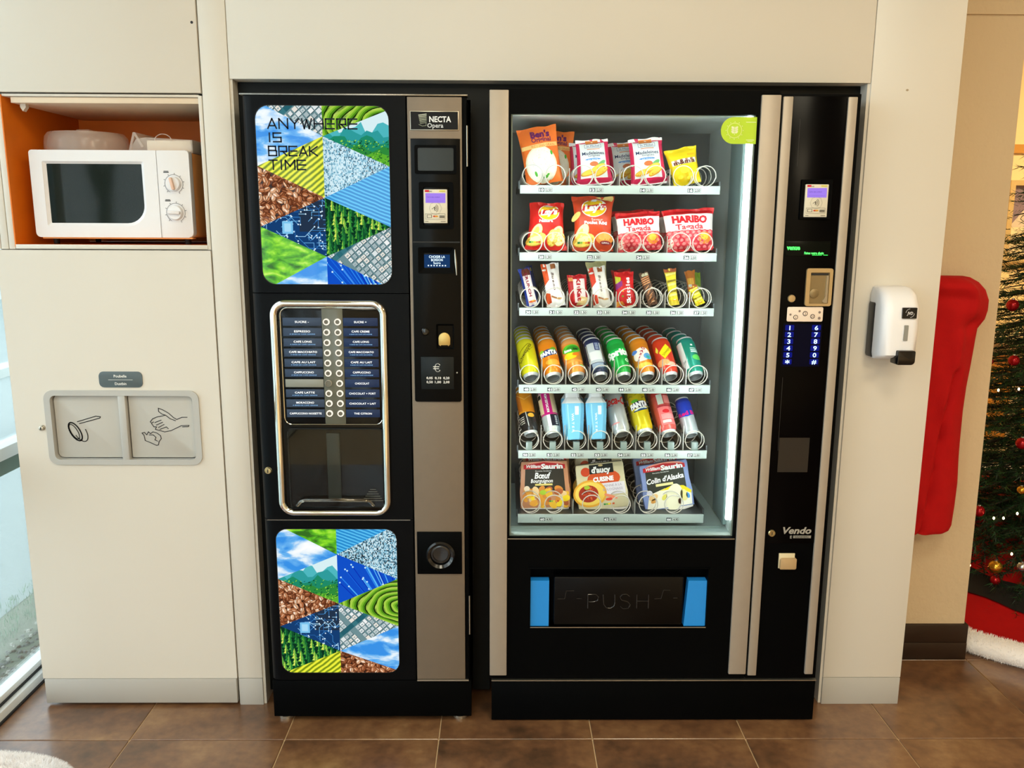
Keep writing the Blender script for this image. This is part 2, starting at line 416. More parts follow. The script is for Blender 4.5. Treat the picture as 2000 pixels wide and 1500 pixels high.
g_['kind'] = 'stuff'; tag(g_, 'grey and brown gravel strip outside at the foot of the glazed wall', 'gravel')
gs = MB()
for k in range(2600):
    x = R9.uniform(-1.86, -1.67); y = R9.uniform(-.4, 3.0); h = R9.uniform(.012, .03); a = R9.uniform(0, 6.28); dx, dy = .0022*math.cos(a), .0022*math.sin(a)
    gs.add([(x-dx, y-dy, -.052), (x+dx, y+dy, -.052), (x+dy*3, y-dx*3, -.052+h)], [(0, 1, 2)])
g2 = obj('grass', gs, mat('faded_lawn', '#8fae94', .9, var=.2), smooth=0); g2['kind'] = 'stuff'; tag(g2, 'thin pale green grass strip between the gravel and the road outside', 'grass')
kb = struct(obj('kerb', MB().box(-4.75, -9, -.1, -4.55, 16, .03), mat('pale_kerbstone', '#c8d0cf', .7)))
bg = thing('far_building', 'pale building with a green band across the road outside', 'building', (-9.5, 9.5, 0))
obj('wall', MB().box(-.3, -6, -.05, .3, 5, 3.2), mat('pale_render', '#d5dcda', .8), bg)
obj('band', MB().box(.3, -6, 1.0, .33, 5, 1.25), mat('green_grey_band', '#8fa39a', .6), bg)
for k in range(4):
    obj('window', MB().box(.3, -5.2+2.6*k, 1.5, .34, -3.9+2.6*k, 2.6, b=.01), mat('far_glass', '#5d6d72', .1), bg)
M_alu = mat('white_aluminium', '#e4e8ea', .35, var=.02)
M_gask = mat('black_gasket', '#16181a', .6)
wn = struct(bpy.data.objects.new('window_1', None)); COL.objects.link(wn)
yA, yB2 = YB, .50
obj('sill_rail', MB().box(XW-.06, yA, -.03, XW+.012, yB2, .03, b=.002).box(XW-.04, yA, .03, XW-.004, yB2, .058, b=.002), M_alu, wn)
obj('gasket', MB().box(XW+.0121, yA, -.02, XW+.018, yB2, .006).box(XW-.0035, yA, .034, XW+.0005, yB2, .041), M_gask, wn)
obj('transom', MB().box(XW-.05, yA, .700, XW+.006, yB2, .735, b=.002), M_alu, wn)
obj('transom_band', MB().box(XW-.052, yA, .655, XW-.006, yB2, .699), mat('green_grey_transom', '#5d7168', .4), wn)
obj('head_rail', MB().box(XW-.06, yA, 2.5, XW+.012, yB2, CEIL, b=.002), M_alu, wn)
M_pane = thin_glass('clear_pane', (.93, .97, .97, 1), .6)
for k in range(5):
    ya = yA+.95*k
    if k: obj('mullion', MB().box(XW-.06, ya-.025, .058, XW+.01, ya+.025, 2.5, b=.002), M_alu, wn)
    yb = min(ya+.95, yB2)
    obj('pane', MB().box(XW-.030, ya+.02, .055, XW-.026, yb-.02, .656), M_pane, wn)
    obj('pane', MB().box(XW-.030, ya+.02, .733, XW-.026, yb-.02, 2.5), M_pane, wn)
w2 = struct(bpy.data.objects.new('window_2', None)); COL.objects.link(w2)
obj('frame', MB().ring([(-1.28, .08), (-.42, .08), (-.42, 2.15), (-1.28, 2.15)], [(-1.23, .13), (-.47, .13), (-.47, 2.10), (-1.23, 2.10)], YB-.08, YB-.02), M_alu, w2, smooth=0)
obj('pane', MB().box(-1.24, YB-.052, .12, -.46, YB-.048, 2.11), M_pane, w2)
def bare_tree(x, y, h, seed, label):
    R_ = random.Random(seed); t = thing('bare_tree', label, 'tree', (x, y, -.05)); m = MB()
    def grow(p, d, L, r, lv):
        q = p+d*L; m.tube([p, p.lerp(q, .5)+Vector((R_.uniform(-.05, .05)*L, R_.uniform(-.05, .05)*L, 0)), q], lambda u: r*(1-.35*u), 5)
        if lv == 0: return
        for k in range(3 if lv > 1 else 4):
            dd = (d+Vector((R_.uniform(-.8, .8), R_.uniform(-.8, .8), R_.uniform(-.1, .6)))).normalized(); grow(q, dd, L*R_.uniform(.6, .85), r*.6, lv-1)
    grow(Vector((0, 0, 0)), Vector((.03, 0, 1)), h*.3, h*.030, 5)
    obj('trunk_and_branches', m, mat('bare_bark', '#3f4238', .9), t)
bare_tree(-6.0, -10.6, 5.5, 3, 'bare tree outside mirrored in the right part of the microwave door glass')
bare_tree(-10.5, -17.5, 7.5, 6, 'second bare tree outside, farther off, mirrored in the microwave door glass')
struct(obj('wall_left', MB().box(XW-.06, .50, 0, XW+.02, .66, CEIL).box(XW, .60, 0, .62, .70, CEIL), M_white))
# luminaires
for k, (x, y, a, b, pw, c) in enumerate(LAMPS):
    t = thing('ceiling_light', 'square recessed ceiling light above the floor, %s' % ['nearest the tall cabinet', 'over the snack machine', 'behind the viewer on the window side', 'behind the viewer on the corridor side', 'over the corridor', 'in the back room by the tree'][k], 'ceiling light', (x, y, CEIL), group='ceiling lights')
    obj('frame', MB().ring([(-a/2-.02, -b/2-.02), (a/2+.02, -b/2-.02), (a/2+.02, b/2+.02), (-a/2-.02, b/2+.02)], [(-a/2, -b/2), (a/2, -b/2), (a/2, b/2), (-a/2, b/2)], 0, .03, M=Matrix.Rotation(PI/2, 4, 'X')), M_alu, t)
    obj('diffuser', MB().box(-a/2, -b/2, -.012, a/2, b/2, -.004), emit('lamp_diffuser_%d' % k, [min(1, q) for q in c], 1.5), t)

# ------------------------------------------------------------ tall cabinet with niche and waste flaps
CX0, CX1 = -1.293, XS
NX0, NX1, NZ0, NZ1 = -1.243, -.757, 1.290, 1.655
cb = thing('tall_cabinet', 'tall white built-in cabinet with an orange microwave niche and two waste flaps', 'cabinet', (0, 0, 0))
for k, (a, b) in enumerate(((-1.318, -1.284), (-1.282, -1.264), (-1.262, NX0-.004))):
    obj('side_strip', MB().box(a, .004, NZ0-.012, b, .40, NZ1+.004, b=.001), M_white, cb)
obj('side_panel', MB().box(NX1, .001, NZ0-.012, XS-.001, .40, NZ1, b=.001), M_white, cb)
obj('upper_door', MB().box(-1.45, -.002, NZ1+.006, XS-.0015, .018, CEIL-.05, b=.0015), M_white, cb)
obj('niche_top', MB().box(NX0, .006, NZ1-.003, NX1, .40, NZ1+.003, b=.0008), M_white, cb)
obj('top_panel', MB().box(NX0+.018, .012, NZ1-.018, NX1, .38, NZ1-.004, b=.0008), mat('niche_ceiling_board', '#e9d6bd', .6), cb)
bk = MB(); bk.plate([(NX0+.030, NZ1-.018), (NX0+.044, NZ1-.018), (NX0+.044, NZ1-.026), (NX0+.036, NZ1-.036), (NX0+.030, NZ1-.026)], .03, .045)
obj('bracket', bk, M_white, cb)
obj('niche_lining', MB().box(NX0-.003, .002, NZ0-.006, NX0, .39, NZ1).box(NX0, .385, NZ0, NX1, .392, NZ1).box(NX1, .010, NZ0, NX1+.002, .39, NZ1).box(NX0, .006, NZ0-.004, NX1, .39, NZ0-.0005), M_orange, cb, smooth=0)
obj('niche_edge', MB().box(NX0, -.001, NZ0-.011, NX1+.002, .007, NZ0, b=.001), M_white, cb)
# lower door with its panel cut for the flaps
fx0_, fz0_ = P(100, 895); fx1_, fz1_ = P(392, 770)
FX0, FX1 = PX(93, 835), PX(393, 835); FZ0, FZ1 = PZ(250, 906.5), PZ(240, 762)
dz0, dz1 = .083, NZ0-.014
ld = MB(); xa, xb = CX0, XS-.0015
ld.box(xa, -.002, dz0, FX0+.012, .018, dz1, b=.001).box(FX1-.012, -.002, dz0, xb, .018, dz1, b=.001)
ld.box(FX0+.012, -.002, dz0, FX1-.012, .018, FZ0+.012).box(FX0+.012, -.002, FZ1-.012, FX1-.012, .018, dz1)
_door = obj('lower_door', MB().ring([(xa, dz0), (xb, dz0), (xb, dz1), (xa, dz1)], [(FX0+.012, FZ0+.012), (FX1-.012, FZ0+.012), (FX1-.012, FZ1-.012), (FX0+.012, FZ1-.012)], -.002, .018), M_white, cb, smooth=0)
obj('plinth', MB().box(CX0+.004, -.004, .008, xb-.002, .016, .0815, b=.0015), M_greyb, cb)
obj('carcass', MB().box(CX0+.002, .019, .03, xb, .40, FZ0-.03).box(CX0+.002, .019, FZ1+.03, xb, .40, NZ0-.012).box(CX0+.002, .12, FZ0-.03, xb, .40, FZ1+.03).box(-1.44, .019, NZ1+.010, xb, .40, CEIL-.05), M_white, cb, smooth=0)
M_flap = mat('grey_flap_plastic', '#bebcb6', .42, var=.03); M_flapf = mat('grey_flap_frame', '#bbbbb8', .38, var=.03)
M_ink = mat('black_ink', '#16171b', .5)
r_ = .024
out = rr(FX0, FZ0, FX1, FZ1, r_, 6); inn = rr(FX0+.016, FZ0+.014, FX1-.016, FZ1-.014, .014, 6)
fr = obj('flap_frame', MB().ring(out, inn, -.007, .018).box((FX0+FX1)/2-.0095, -.006, FZ0+.012, (FX0+FX1)/2+.0095, .016, FZ1-.012, b=.002), M_flapf, cb)
obj('flap_well', MB().box(FX0+.01, .05, FZ0+.008, FX1-.01, .055, FZ1-.008), M_cavity, cb)
XMM = (FX0+FX1)/2
def flap(x0, x1, rad, art):
    f = obj('flap', MB().plate(rr(x0, FZ0+.017, x1, FZ1-.0165, rad, 5), .008, .016, b=.001), M_flap, cb)
    a = Art(1, 1); art(a); W = x1-x0; Hh = FZ1-FZ0-.032
    a2 = a.build('pictogram', lambda u, v, d: (x0+u*W, .0078-d, FZ0+.016+v*Hh), f)
    return f
def pan(a):       # a small strainer with a handle
    c = '#16171b'; w_ = .012
    e = lambda cx, cy, rx, ry, rot, a0=0, a1=2*PI, n=26: [(cx+rx*math.cos(t)*math.cos(rot)-ry*math.sin(t)*math.sin(rot), cy+rx*math.cos(t)*math.sin(rot)+ry*math.sin(t)*math.cos(rot)) for t in [a0+(a1-a0)*k/n for k in range(n+1)]]
    a.line(e(.285, .42, .16, .075, -1.1), w_*1.6, c); a.line(e(.27, .42, .13, .05, -1.1), w_, c)
    a.line(e(.36, .42, .17, .09, -1.1, -1.45, 1.55), w_, c); a.line([(.33, .58), (.62, .67), (.69, .66), (.68, .64), (.36, .55)], w_, c)
def hand(a):
    c = '#2a2b33'; w_ = .011
    a.line([(.88, .655), (.80, .655), (.72, .62), (.67, .65), (.60, .72), (.52, .77), (.45, .80), (.45, .745), (.50, .705), (.55, .69), (.50, .675), (.42, .66), (.35, .63), (.31, .58), (.33, .56), (.36, .58)], w_, c)
    a.line([(.55, .69), (.62, .63), (.70, .60)], w_, c); a.line([(.33, .55), (.36, .50), (.40, .50), (.38, .46), (.45, .44)], w_, c)
    a.line([(.38, .57), (.48, .61)], w_, c); a.line([(.40, .53), (.50, .575)], w_, c); a.line([(.43, .49), (.52, .54)], w_, c); a.line([(.45, .46), (.55, .50), (.58, .47)], w_, c)
    a.line([(.45, .44), (.52, .42), (.62, .44), (.70, .48), (.78, .52), (.90, .525), (.89, .505), (.80, .50)], w_, c)
    a.line([(.17, .40), (.20, .36), (.21, .28), (.30, .24), (.38, .20), (.41, .21), (.42, .26), (.46, .31), (.45, .36), (.40, .40), (.34, .42), (.30, .39), (.27, .42), (.24, .37), (.21, .41), (.17, .40)], w_, c)
    a.line([(.28, .37), (.34, .37), (.38, .33), (.36, .29), (.40, .27)], w_, c)
flap(FX0+.019, XMM-.011, (.012, .002, .002, .012), pan)
flap(XMM+.0125, FX1-.0175, (.002, .012, .012, .002), hand)
lx, lz = P(84, 835)
lk = obj('lock', MB().lathe([(.0075, 0), (.0075, .003), (.0062, .0045), (.006, .0085), (.0045, .0095)], 20, 0, Matrix.Translation((lx, -.002, lz)) @ Matrix.Rotation(PI/2, 4, 'X')), M_steel, cb)
obj('keyway', MB().box(lx-.001, -.0125, lz-.003, lx+.001, -.0105, lz+.003), M_cavity, lk)
obj('lock_hole', MB().plate(circ(PX(375, 44), PZ(375, 44), .0034, 14), -.0026, -.001), M_cavity, cb)
sx0, sz0 = P(196, 756); sx1, sz1 = P(278, 725.5)
spl = obj('sign_plate', MB().plate(rr(sx0, sz0, sx1, sz1, .012, 5), -.0045, -.002, b=.0006), mat('slate_grey_plate', '#56646a', .4), cb)
sign('lettering', spl, sx0, sz0, sx1, sz1, -.0045, lambda a: (a.text('Poubelle', .5, .73, .17, '#f0f2f0', bold=.02), a.text('Dustbin', .5, .25, .17, '#f0f2f0', bold=.02), a.rect(.22, .47, .78, .50, '#c9d0d0', 1)))

# microwave in the niche
MWY = .035
mx0, mx1 = PX(61, 380, MWY)+.003, PX(373, 380, MWY); mz0, mz1 = NZ0+.018, PZ(200, 293, MWY)
mw = thing('microwave_oven', 'white microwave oven with two dial knobs in the orange niche', 'microwave', (mx0, MWY, NZ0))
W_, H_ = mx1-mx0, mz1-NZ0
z0 = .018
obj('casing', MB().box(.004, .022, z0, W_+.0, .300, H_-.004, b=.006), mat('orange_bounce_casing', '#f0a55f', .35), mw)  # white casing with the niche's orange bounce light painted into its colour
obj('base_lip', MB().box(.014, .003, z0-.004, W_-.004, .03, z0+.0005, b=.0015), mat('orange_bounce_casing', '#f0a55f', .35), mw)  # the lip's colour carries the same painted orange bounce
dW = W_*.795
wx0, wx1 = W_*.098, W_*.695; wz0, wz1 = z0+(H_-z0)*.165, z0+(H_-z0)*.845
door = obj('door', MB().ring(rr(0, z0, dW, H_, (.012, .001, .001, .008), 5), rr(wx0-.008, wz0-.008, wx1+.008, wz1+.006, (.004, .052, .004, .004), 5), 0, .024), M_plast, mw)
obj('window_bezel', MB().ring(rr(wx0-.0082, wz0-.0082, wx1+.0082, wz1+.0062, (.004, .052, .004, .004), 8), rr(wx0, wz0, wx1, wz1, (.002, .046, .002, .002), 8), .0005, .02, yi=.006), M_plast, door)
obj('window_glass', MB().plate(rr(wx0-.002, wz0-.002, wx1+.002, wz1+.002, (.002, .046, .002, .002), 8), .0065, .012), mat('dark_green_oven_glass', '#0d1a18', .05, spec=.32), door)
cp = obj('control_panel', MB().plate(rr(dW+.0015, z0, W_, H_, (.001, .012, .008, .001), 5), 0, .024, b=.002), M_plast, mw)
def kn(cz, rot, r, tint):
    cx = dW+(W_-dW)*.5; k = obj('knob', MB().lathe([(r, 0), (r, .006), (r*.94, .010), (r*.90, .011)], 32, 0, Matrix.Translation((cx, 0, cz)) @ Matrix.Rotation(PI/2, 4, 'X')), M_plast, mw)
    obj('grip', MB().box(-r*.86, -.020, -r*.22, r*.86, -.010, r*.22, b=.003, M=Matrix.Translation((cx, 0, cz)) @ Matrix.Rotation(rot, 4, 'Y')), mat('knob_grip_'+tint[1:], tint, .4), k)
    a = Art(1, 1); R_ = r*1.25
    a.line([(R_*math.cos(t*PI/15), R_*math.sin(t*PI/15)) for t in range(-5, 21)], .0011, '#8b8b90')
    for t in range(-5, 21, 3): a.line([(R_*1.06*math.cos(t*PI/15), R_*1.06*math.sin(t*PI/15)), (R_*1.16*math.cos(t*PI/15), R_*1.16*math.sin(t*PI/15))], .0013, '#6d6d72')
    a.rect(-r*1.35, r*1.5, -r*.6, r*1.62, '#2c2c30', 1); a.rect(-r*1.3, r*1.68, -r*.65, r*1.76, '#2c2c30', 1)
    a.build('dial_marks', lambda u, v, d: (cx+u, -.0004-d, cz+v), cp)
kn(z0+(H_-z0)*.62, 1.35, .0185, '#e9c3ae'); kn(z0+(H_-z0)*.29, 0.05, .019, '#e6e2e4')
for x in (.03, W_-.03):
    for y in (.04, .27): obj('foot', MB().lathe([(.007, 0), (.009, z0+.002)], 14, 0, Matrix.Translation((x, y, 0))), M_gask, mw)
# on top of it: a clear cover and a clear box with papers
M_clear = thin_glass('frosted_clear_plastic', (.93, .90, .88, 1), 1.6, .12)
M_clr2 = mat('milky_clear_plastic', '#f3e7dc', .15, alpha=.34, spec=.6)
ccx = (PX(80, 280, .14)+PX(243, 280, .14))/2; cw = (PX(243, 280, .14)-PX(80, 280, .14))/2
cv = thing('microwave_cover', 'clear domed microwave plate cover on the left of the oven top', 'plate cover', (ccx, MWY+.022+cw*.98, mz1-.004))
cm = MB(); cm.lathe([(cw, 0), (cw, .004), (cw*.965, .006), (cw*.955, .030), (cw*.93, .046), (cw*.86, .056), (cw*.5, .060), (.001, .061)], 48, 0, Matrix.Diagonal((1, .93, 1, 1)), cap=False)
obj('dome', cm, M_clr2, cv)
obj('rim', MB().tube([(cw*1.01*math.cos(t*PI/24), cw*.94*math.sin(t*PI/24), .002) for t in range(48)], .0022, 6, closed=True), M_clr2, cv)
obj('handle_recess', MB().box(-.018, -.02, .058, .018, .02, .066, b=.003), M_clr2, cv)
bx0 = PX(256, 285, .09); bt = thing('food_box', 'clear flip-lid plastic box with white paper on the right of the oven top', 'box', (bx0, .075, mz1-.004))
M_paper = mat('white_paper', '#f4ead8', .8)
obj('base', MB().plate([(0, 0), (.165, 0), (.165, .034), (.045, .040), (.02, .036), (.004, .014)], 0, .13, b=.002), M_clr2, bt)
obj('lid', MB().plate([(0, .006), (.014, .052), (.020, .052), (.040, .016), (.034, .014), (.018, .044), (.006, .006)], -.002, .132), M_clr2, bt)
obj('paper', MB().box(.045, .004, .004, .16, .12, .033, b=.002), M_paper, bt)
obj('hinge_loop', MB().tube([(.09+.022*math.cos(t), -.001, .030+.018*math.sin(t)) for t in [PI*k/10 for k in range(11)]], .0012, 5), M_clr2, bt)

# ------------------------------------------------------------ backlit picture materials
def picmat(kind):
    k = 'backlit_'+kind
    if k in MATS: return MATS[k]
    g = NG(k); v = g.xz()
    sp = g.n('SeparateXYZ', {0: v}); X, Z = sp.outputs[0], sp.outputs[1]
    noise = lambda sc_, d=4, dist=0, vec=v: g.n('TexNoise', {'Vector': vec, 'Scale': sc_, 'Detail': d, 'Distortion': dist}).outputs[0]
    if kind == 'sky':
        m = g.n('Mapping', {0: v, 'Scale': (1, 2.3, 1)}).outputs[0]
        c = g.ramp(noise(11, 5, .3, m), [(.42, '#2f8fe6'), (.5, '#6db8f2'), (.58, '#e6f3fb'), (.7, '#ffffff')])
    elif kind == 'beans':
        m = g.n('Mapping', {0: v, 'Scale': (1, 1.45, 1), 'Rotation': (0, 0, .5)}).outputs[0]
        vo = g.n('TexVoronoi', {'Vector': m, 'Scale': 62, 'Randomness': .9}); d = vo.outputs['Distance']
        sh = g.ramp(d, [(.0, '#f6d8b8'), (.22, '#d89a6c'), (.45, '#9a5a34'), (.62, '#3a1c0e')])
        var = g.ramp(g.n('SeparateColor', {0: vo.outputs['Color']}).outputs[0], [(0, '#a87a60'), (.5, '#f0d8c4'), (1, '#ffffff')])
        c = g.mix(.8, sh, var, 'MULTIPLY')
        wv = g.n('TexVoronoi', {'Vector': m, 'Scale': 62, 'Randomness': .9}, feature='F1'); 
    elif kind == 'field':
        m = g.n('Mapping', {0: v, 'Rotation': (0, 0, .9)}).outputs[0]
        wv = g.n('TexWave', {'Vector': m, 'Scale': 28, 'Distortion': 1.6, 'Detail': 3})
        c = g.ramp(wv.outputs[1], [(.1, '#6e8a10'), (.4, '#b9c418'), (.8, '#eef03a')])
    elif kind == 'lime':
        m = g.n('Mapping', {0: v, 'Rotation': (0, 0, .5), 'Scale': (1, 2, 1)}).outputs[0]
        c = g.ramp(noise(26, 5, .4, m), [(.35, '#2b6a12'), (.47, '#55b41a'), (.58, '#8ede22'), (.7, '#d4f06a')])
    elif kind == 'terrace':
        m = g.n('Mapping', {0: v, 'Rotation': (0, 0, 1.45), 'Location': (.2, .1, 0)}).outputs[0]
        wv = g.n('TexWave', {'Vector': m, 'Scale': 13, 'Distortion': 3.0, 'Detail': 2, 'Detail Scale': .8})
        c = g.mix(.5, g.ramp(wv.outputs[1], [(.1, '#16260a'), (.35, '#4c7a1c'), (.6, '#8ab62a'), (.9, '#c8dc64')]), g.ramp(noise(80), [(.3, '#5c8a20'), (.7, '#b4d24c')]))
    elif kind == 'mount':
        f = g.math('ADD', noise(9, 6), g.math('MULTIPLY', noise(60, 3), .35))
        c = g.ramp(f, [(.48, '#0c3a24'), (.62, '#1e7a50'), (.70, '#3aa87c'), (.78, '#7ad0c0'), (.86, '#7cc23a')])
    elif kind == 'binary':
        m = g.n('VectorMath', {0: v, 1: (.0024, .0032, 1)}, operation='SNAP').outputs[0]
        wn_ = g.n('TexWhiteNoise', {0: m}).outputs[0]
        f = g.math('ADD', g.math('MULTIPLY', wn_, .55), g.math('MULTIPLY', noise(9, 2), .6))
        c = g.ramp(f, [(.34, '#10222e'), (.44, '#3f7f9c'), (.56, '#86bfd6'), (.74, '#cfe8f0')])
    elif kind == 'water':
        m = g.n('Mapping', {0: v, 'Rotation': (0, 0, -1.2)}).outputs[0]
        wv = g.n('TexWave', {'Vector': m, 'Scale': 38, 'Distortion': 1.2, 'Detail': 2})
        c = g.ramp(wv.outputs[1], [(0, '#0d7dc4'), (.5, '#1f9fe0'), (1, '#5cc4f2')])
    elif kind == 'forest':
        m = g.n('Mapping', {0: v, 'Scale': (1.6, 1, 1)}).outputs[0]
        vo = g.n('TexVoronoi', {'Vector': m, 'Scale': 34, 'Randomness': 1}).outputs['Distance']
        f = g.math('ADD', vo, g.math('MULTIPLY', g.math('SUBTRACT', noise(90, 3), .5), .5))
        c = g.ramp(f, [(.12, '#c8e05a'), (.26, '#5cb038'), (.42, '#1f6e34'), (.62, '#07301c')])
    elif kind == 'city':
        m = g.n('Mapping', {0: v, 'Rotation': (0, 0, .75)}).outputs[0]
        br = g.n('TexBrick', {'Vector': m, 'Scale': 26, 'Color1': lin('#f3f5f2'), 'Color2': lin('#86a6ac'), 'Mortar': lin('#3c7078'), 'Mortar Size': .06, 'Bias': .1})
        c = g.mix(.35, br.outputs[0], g.ramp(noise(70), [(.35, '#2c6670'), (.6, '#dfeaea')]))
    elif kind == 'circuit':
        br = g.n('TexBrick', {'Vector': v, 'Scale': 34, 'Color1': lin('#1a4a86'), 'Color2': lin('#0c2a50'), 'Mortar': lin('#7cc0ea'), 'Mortar Size': .05})
        wv = g.n('TexWave', {'Vector': v, 'Scale': 40, 'Distortion': 5, 'Detail': 0, 'Detail Scale': .3})
        ln = g.ramp(wv.outputs[1], [(.44, '#000000'), (.5, '#9fd4f2'), (.56, '#000000')])
        c = g.mix(g.ramp(noise(14, 2), [(.42, '#000000'), (.52, '#ffffff')]), g.mix(1, g.ramp(noise(20), [(.3, '#0a1c3c'), (.7, '#1f5c9c')]), ln, 'SCREEN'), br.outputs[0])
    elif kind == 'fiber':
        m = g.n('Mapping', {0: v, 'Rotation': (0, 0, .62), 'Scale': (8, 1, 1)}).outputs[0]
        c = g.ramp(noise(16, 3, 0, m), [(.35, '#0a1e8e'), (.5, '#1458d0'), (.62, '#2f9cf2'), (.74, '#bfeaff')])
    lp = g.n('Emission', {'Color': c, 'Strength': 1.0})
    df = g.n('BsdfGlossy', {'Roughness': .08, 'Color': (.03, .03, .03, 1)})
    ad = g.n('AddShader', {0: lp.outputs[0], 1: df.outputs[0]})
    g.t.links.new(ad.outputs[0], g.out.inputs[0]); MATS[k] = g.m; return g.m

def clip_convex(poly, win):      # Sutherland-Hodgman, window counter-clockwise
    out = poly
    for i in range(len(win)):
        a = win[i]; b = win[(i+1) % len(win)]
        if abs(a[0]-b[0])+abs(a[1]-b[1]) < 1e-9: continue
        side = lambda p: (b[0]-a[0])*(p[1]-a[1])-(b[1]-a[1])*(p[0]-a[0])
        res = []
        for j in range(len(out)):
            p, q = out[j], out[(j+1) % len(out)]; sp_, sq = side(p), side(q)
            if sp_ >= 0: res.append(p)
            if (sp_ > 0 > sq) or (sp_ < 0 < sq):
                t = sp_/(sp_-sq); res.append((p[0]+(q[0]-p[0])*t, p[1]+(q[1]-p[1])*t))
        out = res
        if not out: break
    return out
EM = lambda c: emit('backlit_ink_'+c[1:], c, 1.0)
DRAW = {}
def facet_print(par, kind, tri, y):
    xs = [a for a, b in tri]; zs = [b for a, b in tri]; x0, x1, z0, z1 = min(xs), max(xs), min(zs), max(zs)
    R_ = random.Random(int(x0*1000+z0*777)); shapes = DRAW[kind](x0, z0, x1, z1, R_)
    mats = []; m = MB()
    for pts, c, l in shapes:
        ar = sum(pts[i][0]*pts[(i+1) % len(pts)][1]-pts[(i+1) % len(pts)][0]*pts[i][1] for i in range(len(pts)))
        if ar < 0: pts = pts[::-1]
        q = clip_convex(pts, tri)
        if len(q) < 3: continue
        if c not in mats: mats.append(c)
        m.add([(a, y-.0002-.00012*l, b) for a, b in q], [tuple(range(len(q)))], mats.index(c))
    if m.f: obj('picture_print', m, [EM(c) for c in mats], par, smooth=0)
def E2(cx, cz, a, b, rot, n=12, c0=1): return [(cx+a*math.cos(t)*math.cos(rot)-b*math.sin(t)*math.sin(rot), cz+a*math.cos(t)*math.sin(rot)+b*math.sin(t)*math.cos(rot)) for t in [2*PI*k/n for k in range(n)]]
def seg(p, q, w_):
    v, f = stroke([p, q], w_); return v
def d_beans(x0, z0, x1, z1, R_):
    out = []; st = .0125; l = 0
    z = z1
    while z > z0-st:
        x = x0+R_.uniform(-.5, .5)*st
        while x < x1+st:
            cx, cz = x+R_.uniform(-.3, .3)*st, z+R_.uniform(-.3, .3)*st; ro = R_.uniform(0, PI); c = R_.choice(('#b06c44', '#8a4c2c', '#c8865c', '#6e3a22', '#dca880')); a = st*R_.uniform(.62, .74); b = a*.68
            l = (l+1) % 5; o = .6*l
            out.append((E2(cx, cz, a*1.06, b*1.08, ro), '#2a140a', o)); out.append((E2(cx, cz, a*.97, b*.95, ro), c, o+.2))
            out.append((E2(cx-b*.3*math.sin(ro), cz+b*.3*math.cos(ro), a*.62, b*.30, ro, 8), {'#b06c44': '#dca884', '#8a4c2c': '#b87a54', '#c8865c': '#f2cfae', '#6e3a22': '#9a6040', '#dca880': '#fbead8'}[c], o+.35))
            if R_.random() < .55: out.append((seg((cx-a*.85*math.cos(ro), cz-a*.85*math.sin(ro)), (cx+a*.85*math.cos(ro), cz+a*.85*math.sin(ro)), .0011), '#3a1c0e', o+.45))
            x += st
        z -= st*.86
    return out
def d_forest(x0, z0, x1, z1, R_):
    out = [([(x0, z0), (x1, z0), (x1, z1), (x0, z1)], '#0c3420', 0)]; z = z1; row = 0
    while z > z0-.02:
        x = x0-.01+R_.uniform(0, .01)
        while x < x1+.01:
            h = R_.uniform(.026, .036); w_ = h*.62; c, c2 = R_.choice((('#1c6a34', '#5aa838'), ('#2f8a3a', '#9ad04a'), ('#14542e', '#2f8a3a'), ('#6ab040', '#e4ea62')))
            zz = z+R_.uniform(-.004, .004); o = .15+.05*row
            for k in range(3):
                t = k/3; out.append(([(x-w_*(.5-.14*k), zz-h+h*.30*k), (x+w_*(.5-.14*k), zz-h+h*.30*k), (x, zz-h+h*.30*k+h*.46)], c, o+.02*k))
                out.append(([(x-w_*(.34-.1*k), zz-h+h*.30*k+.002), (x-w_*.02, zz-h+h*.30*k), (x-w_*.03, zz-h+h*.30*k+h*.36)], c2, o+.025+.02*k))
            x += R_.uniform(.014, .021)
        z -= .017; row += 1
    return out
def d_mount(x0, z0, x1, z1, R_):
    out = [([(x0, z0), (x1, z0), (x1, z1), (x0, z1)], '#d8f0f4', 0)]
    for j, (f, c, amp) in enumerate(((.30, '#4fb8c0', .14), (.40, '#2f9c9c', .12), (.52, '#1f8a68', .10), (.66, '#2f8a3c', .08), (.80, '#5cb030', .06))):
        zb_ = z1-(z1-z0)*f; N = 12
        pk = [(x0+(x1-x0)*i/N, zb_+(z1-z0)*amp*(math.sin(i*1.3+j*2)*.6+R_.uniform(-.5, .6))) for i in range(N+1)]
        for i in range(N): out.append(([(pk[i][0], z0), (pk[i+1][0], z0), pk[i+1], pk[i]], c, .1+.12*j))
    for k in range(260):
        x, z = R_.uniform(x0, x1), z0+(z1-z0)*R_.uniform(0, .55)**1.2; out.append((E2(x, z, R_.uniform(.001, .0035), R_.uniform(.0008, .0022), R_.uniform(0, 1), 7), R_.choice(('#14542a', '#2f7a2a', '#7cc43a', '#9ad84a', '#0f4a34')), .9+.002*k))
    return out
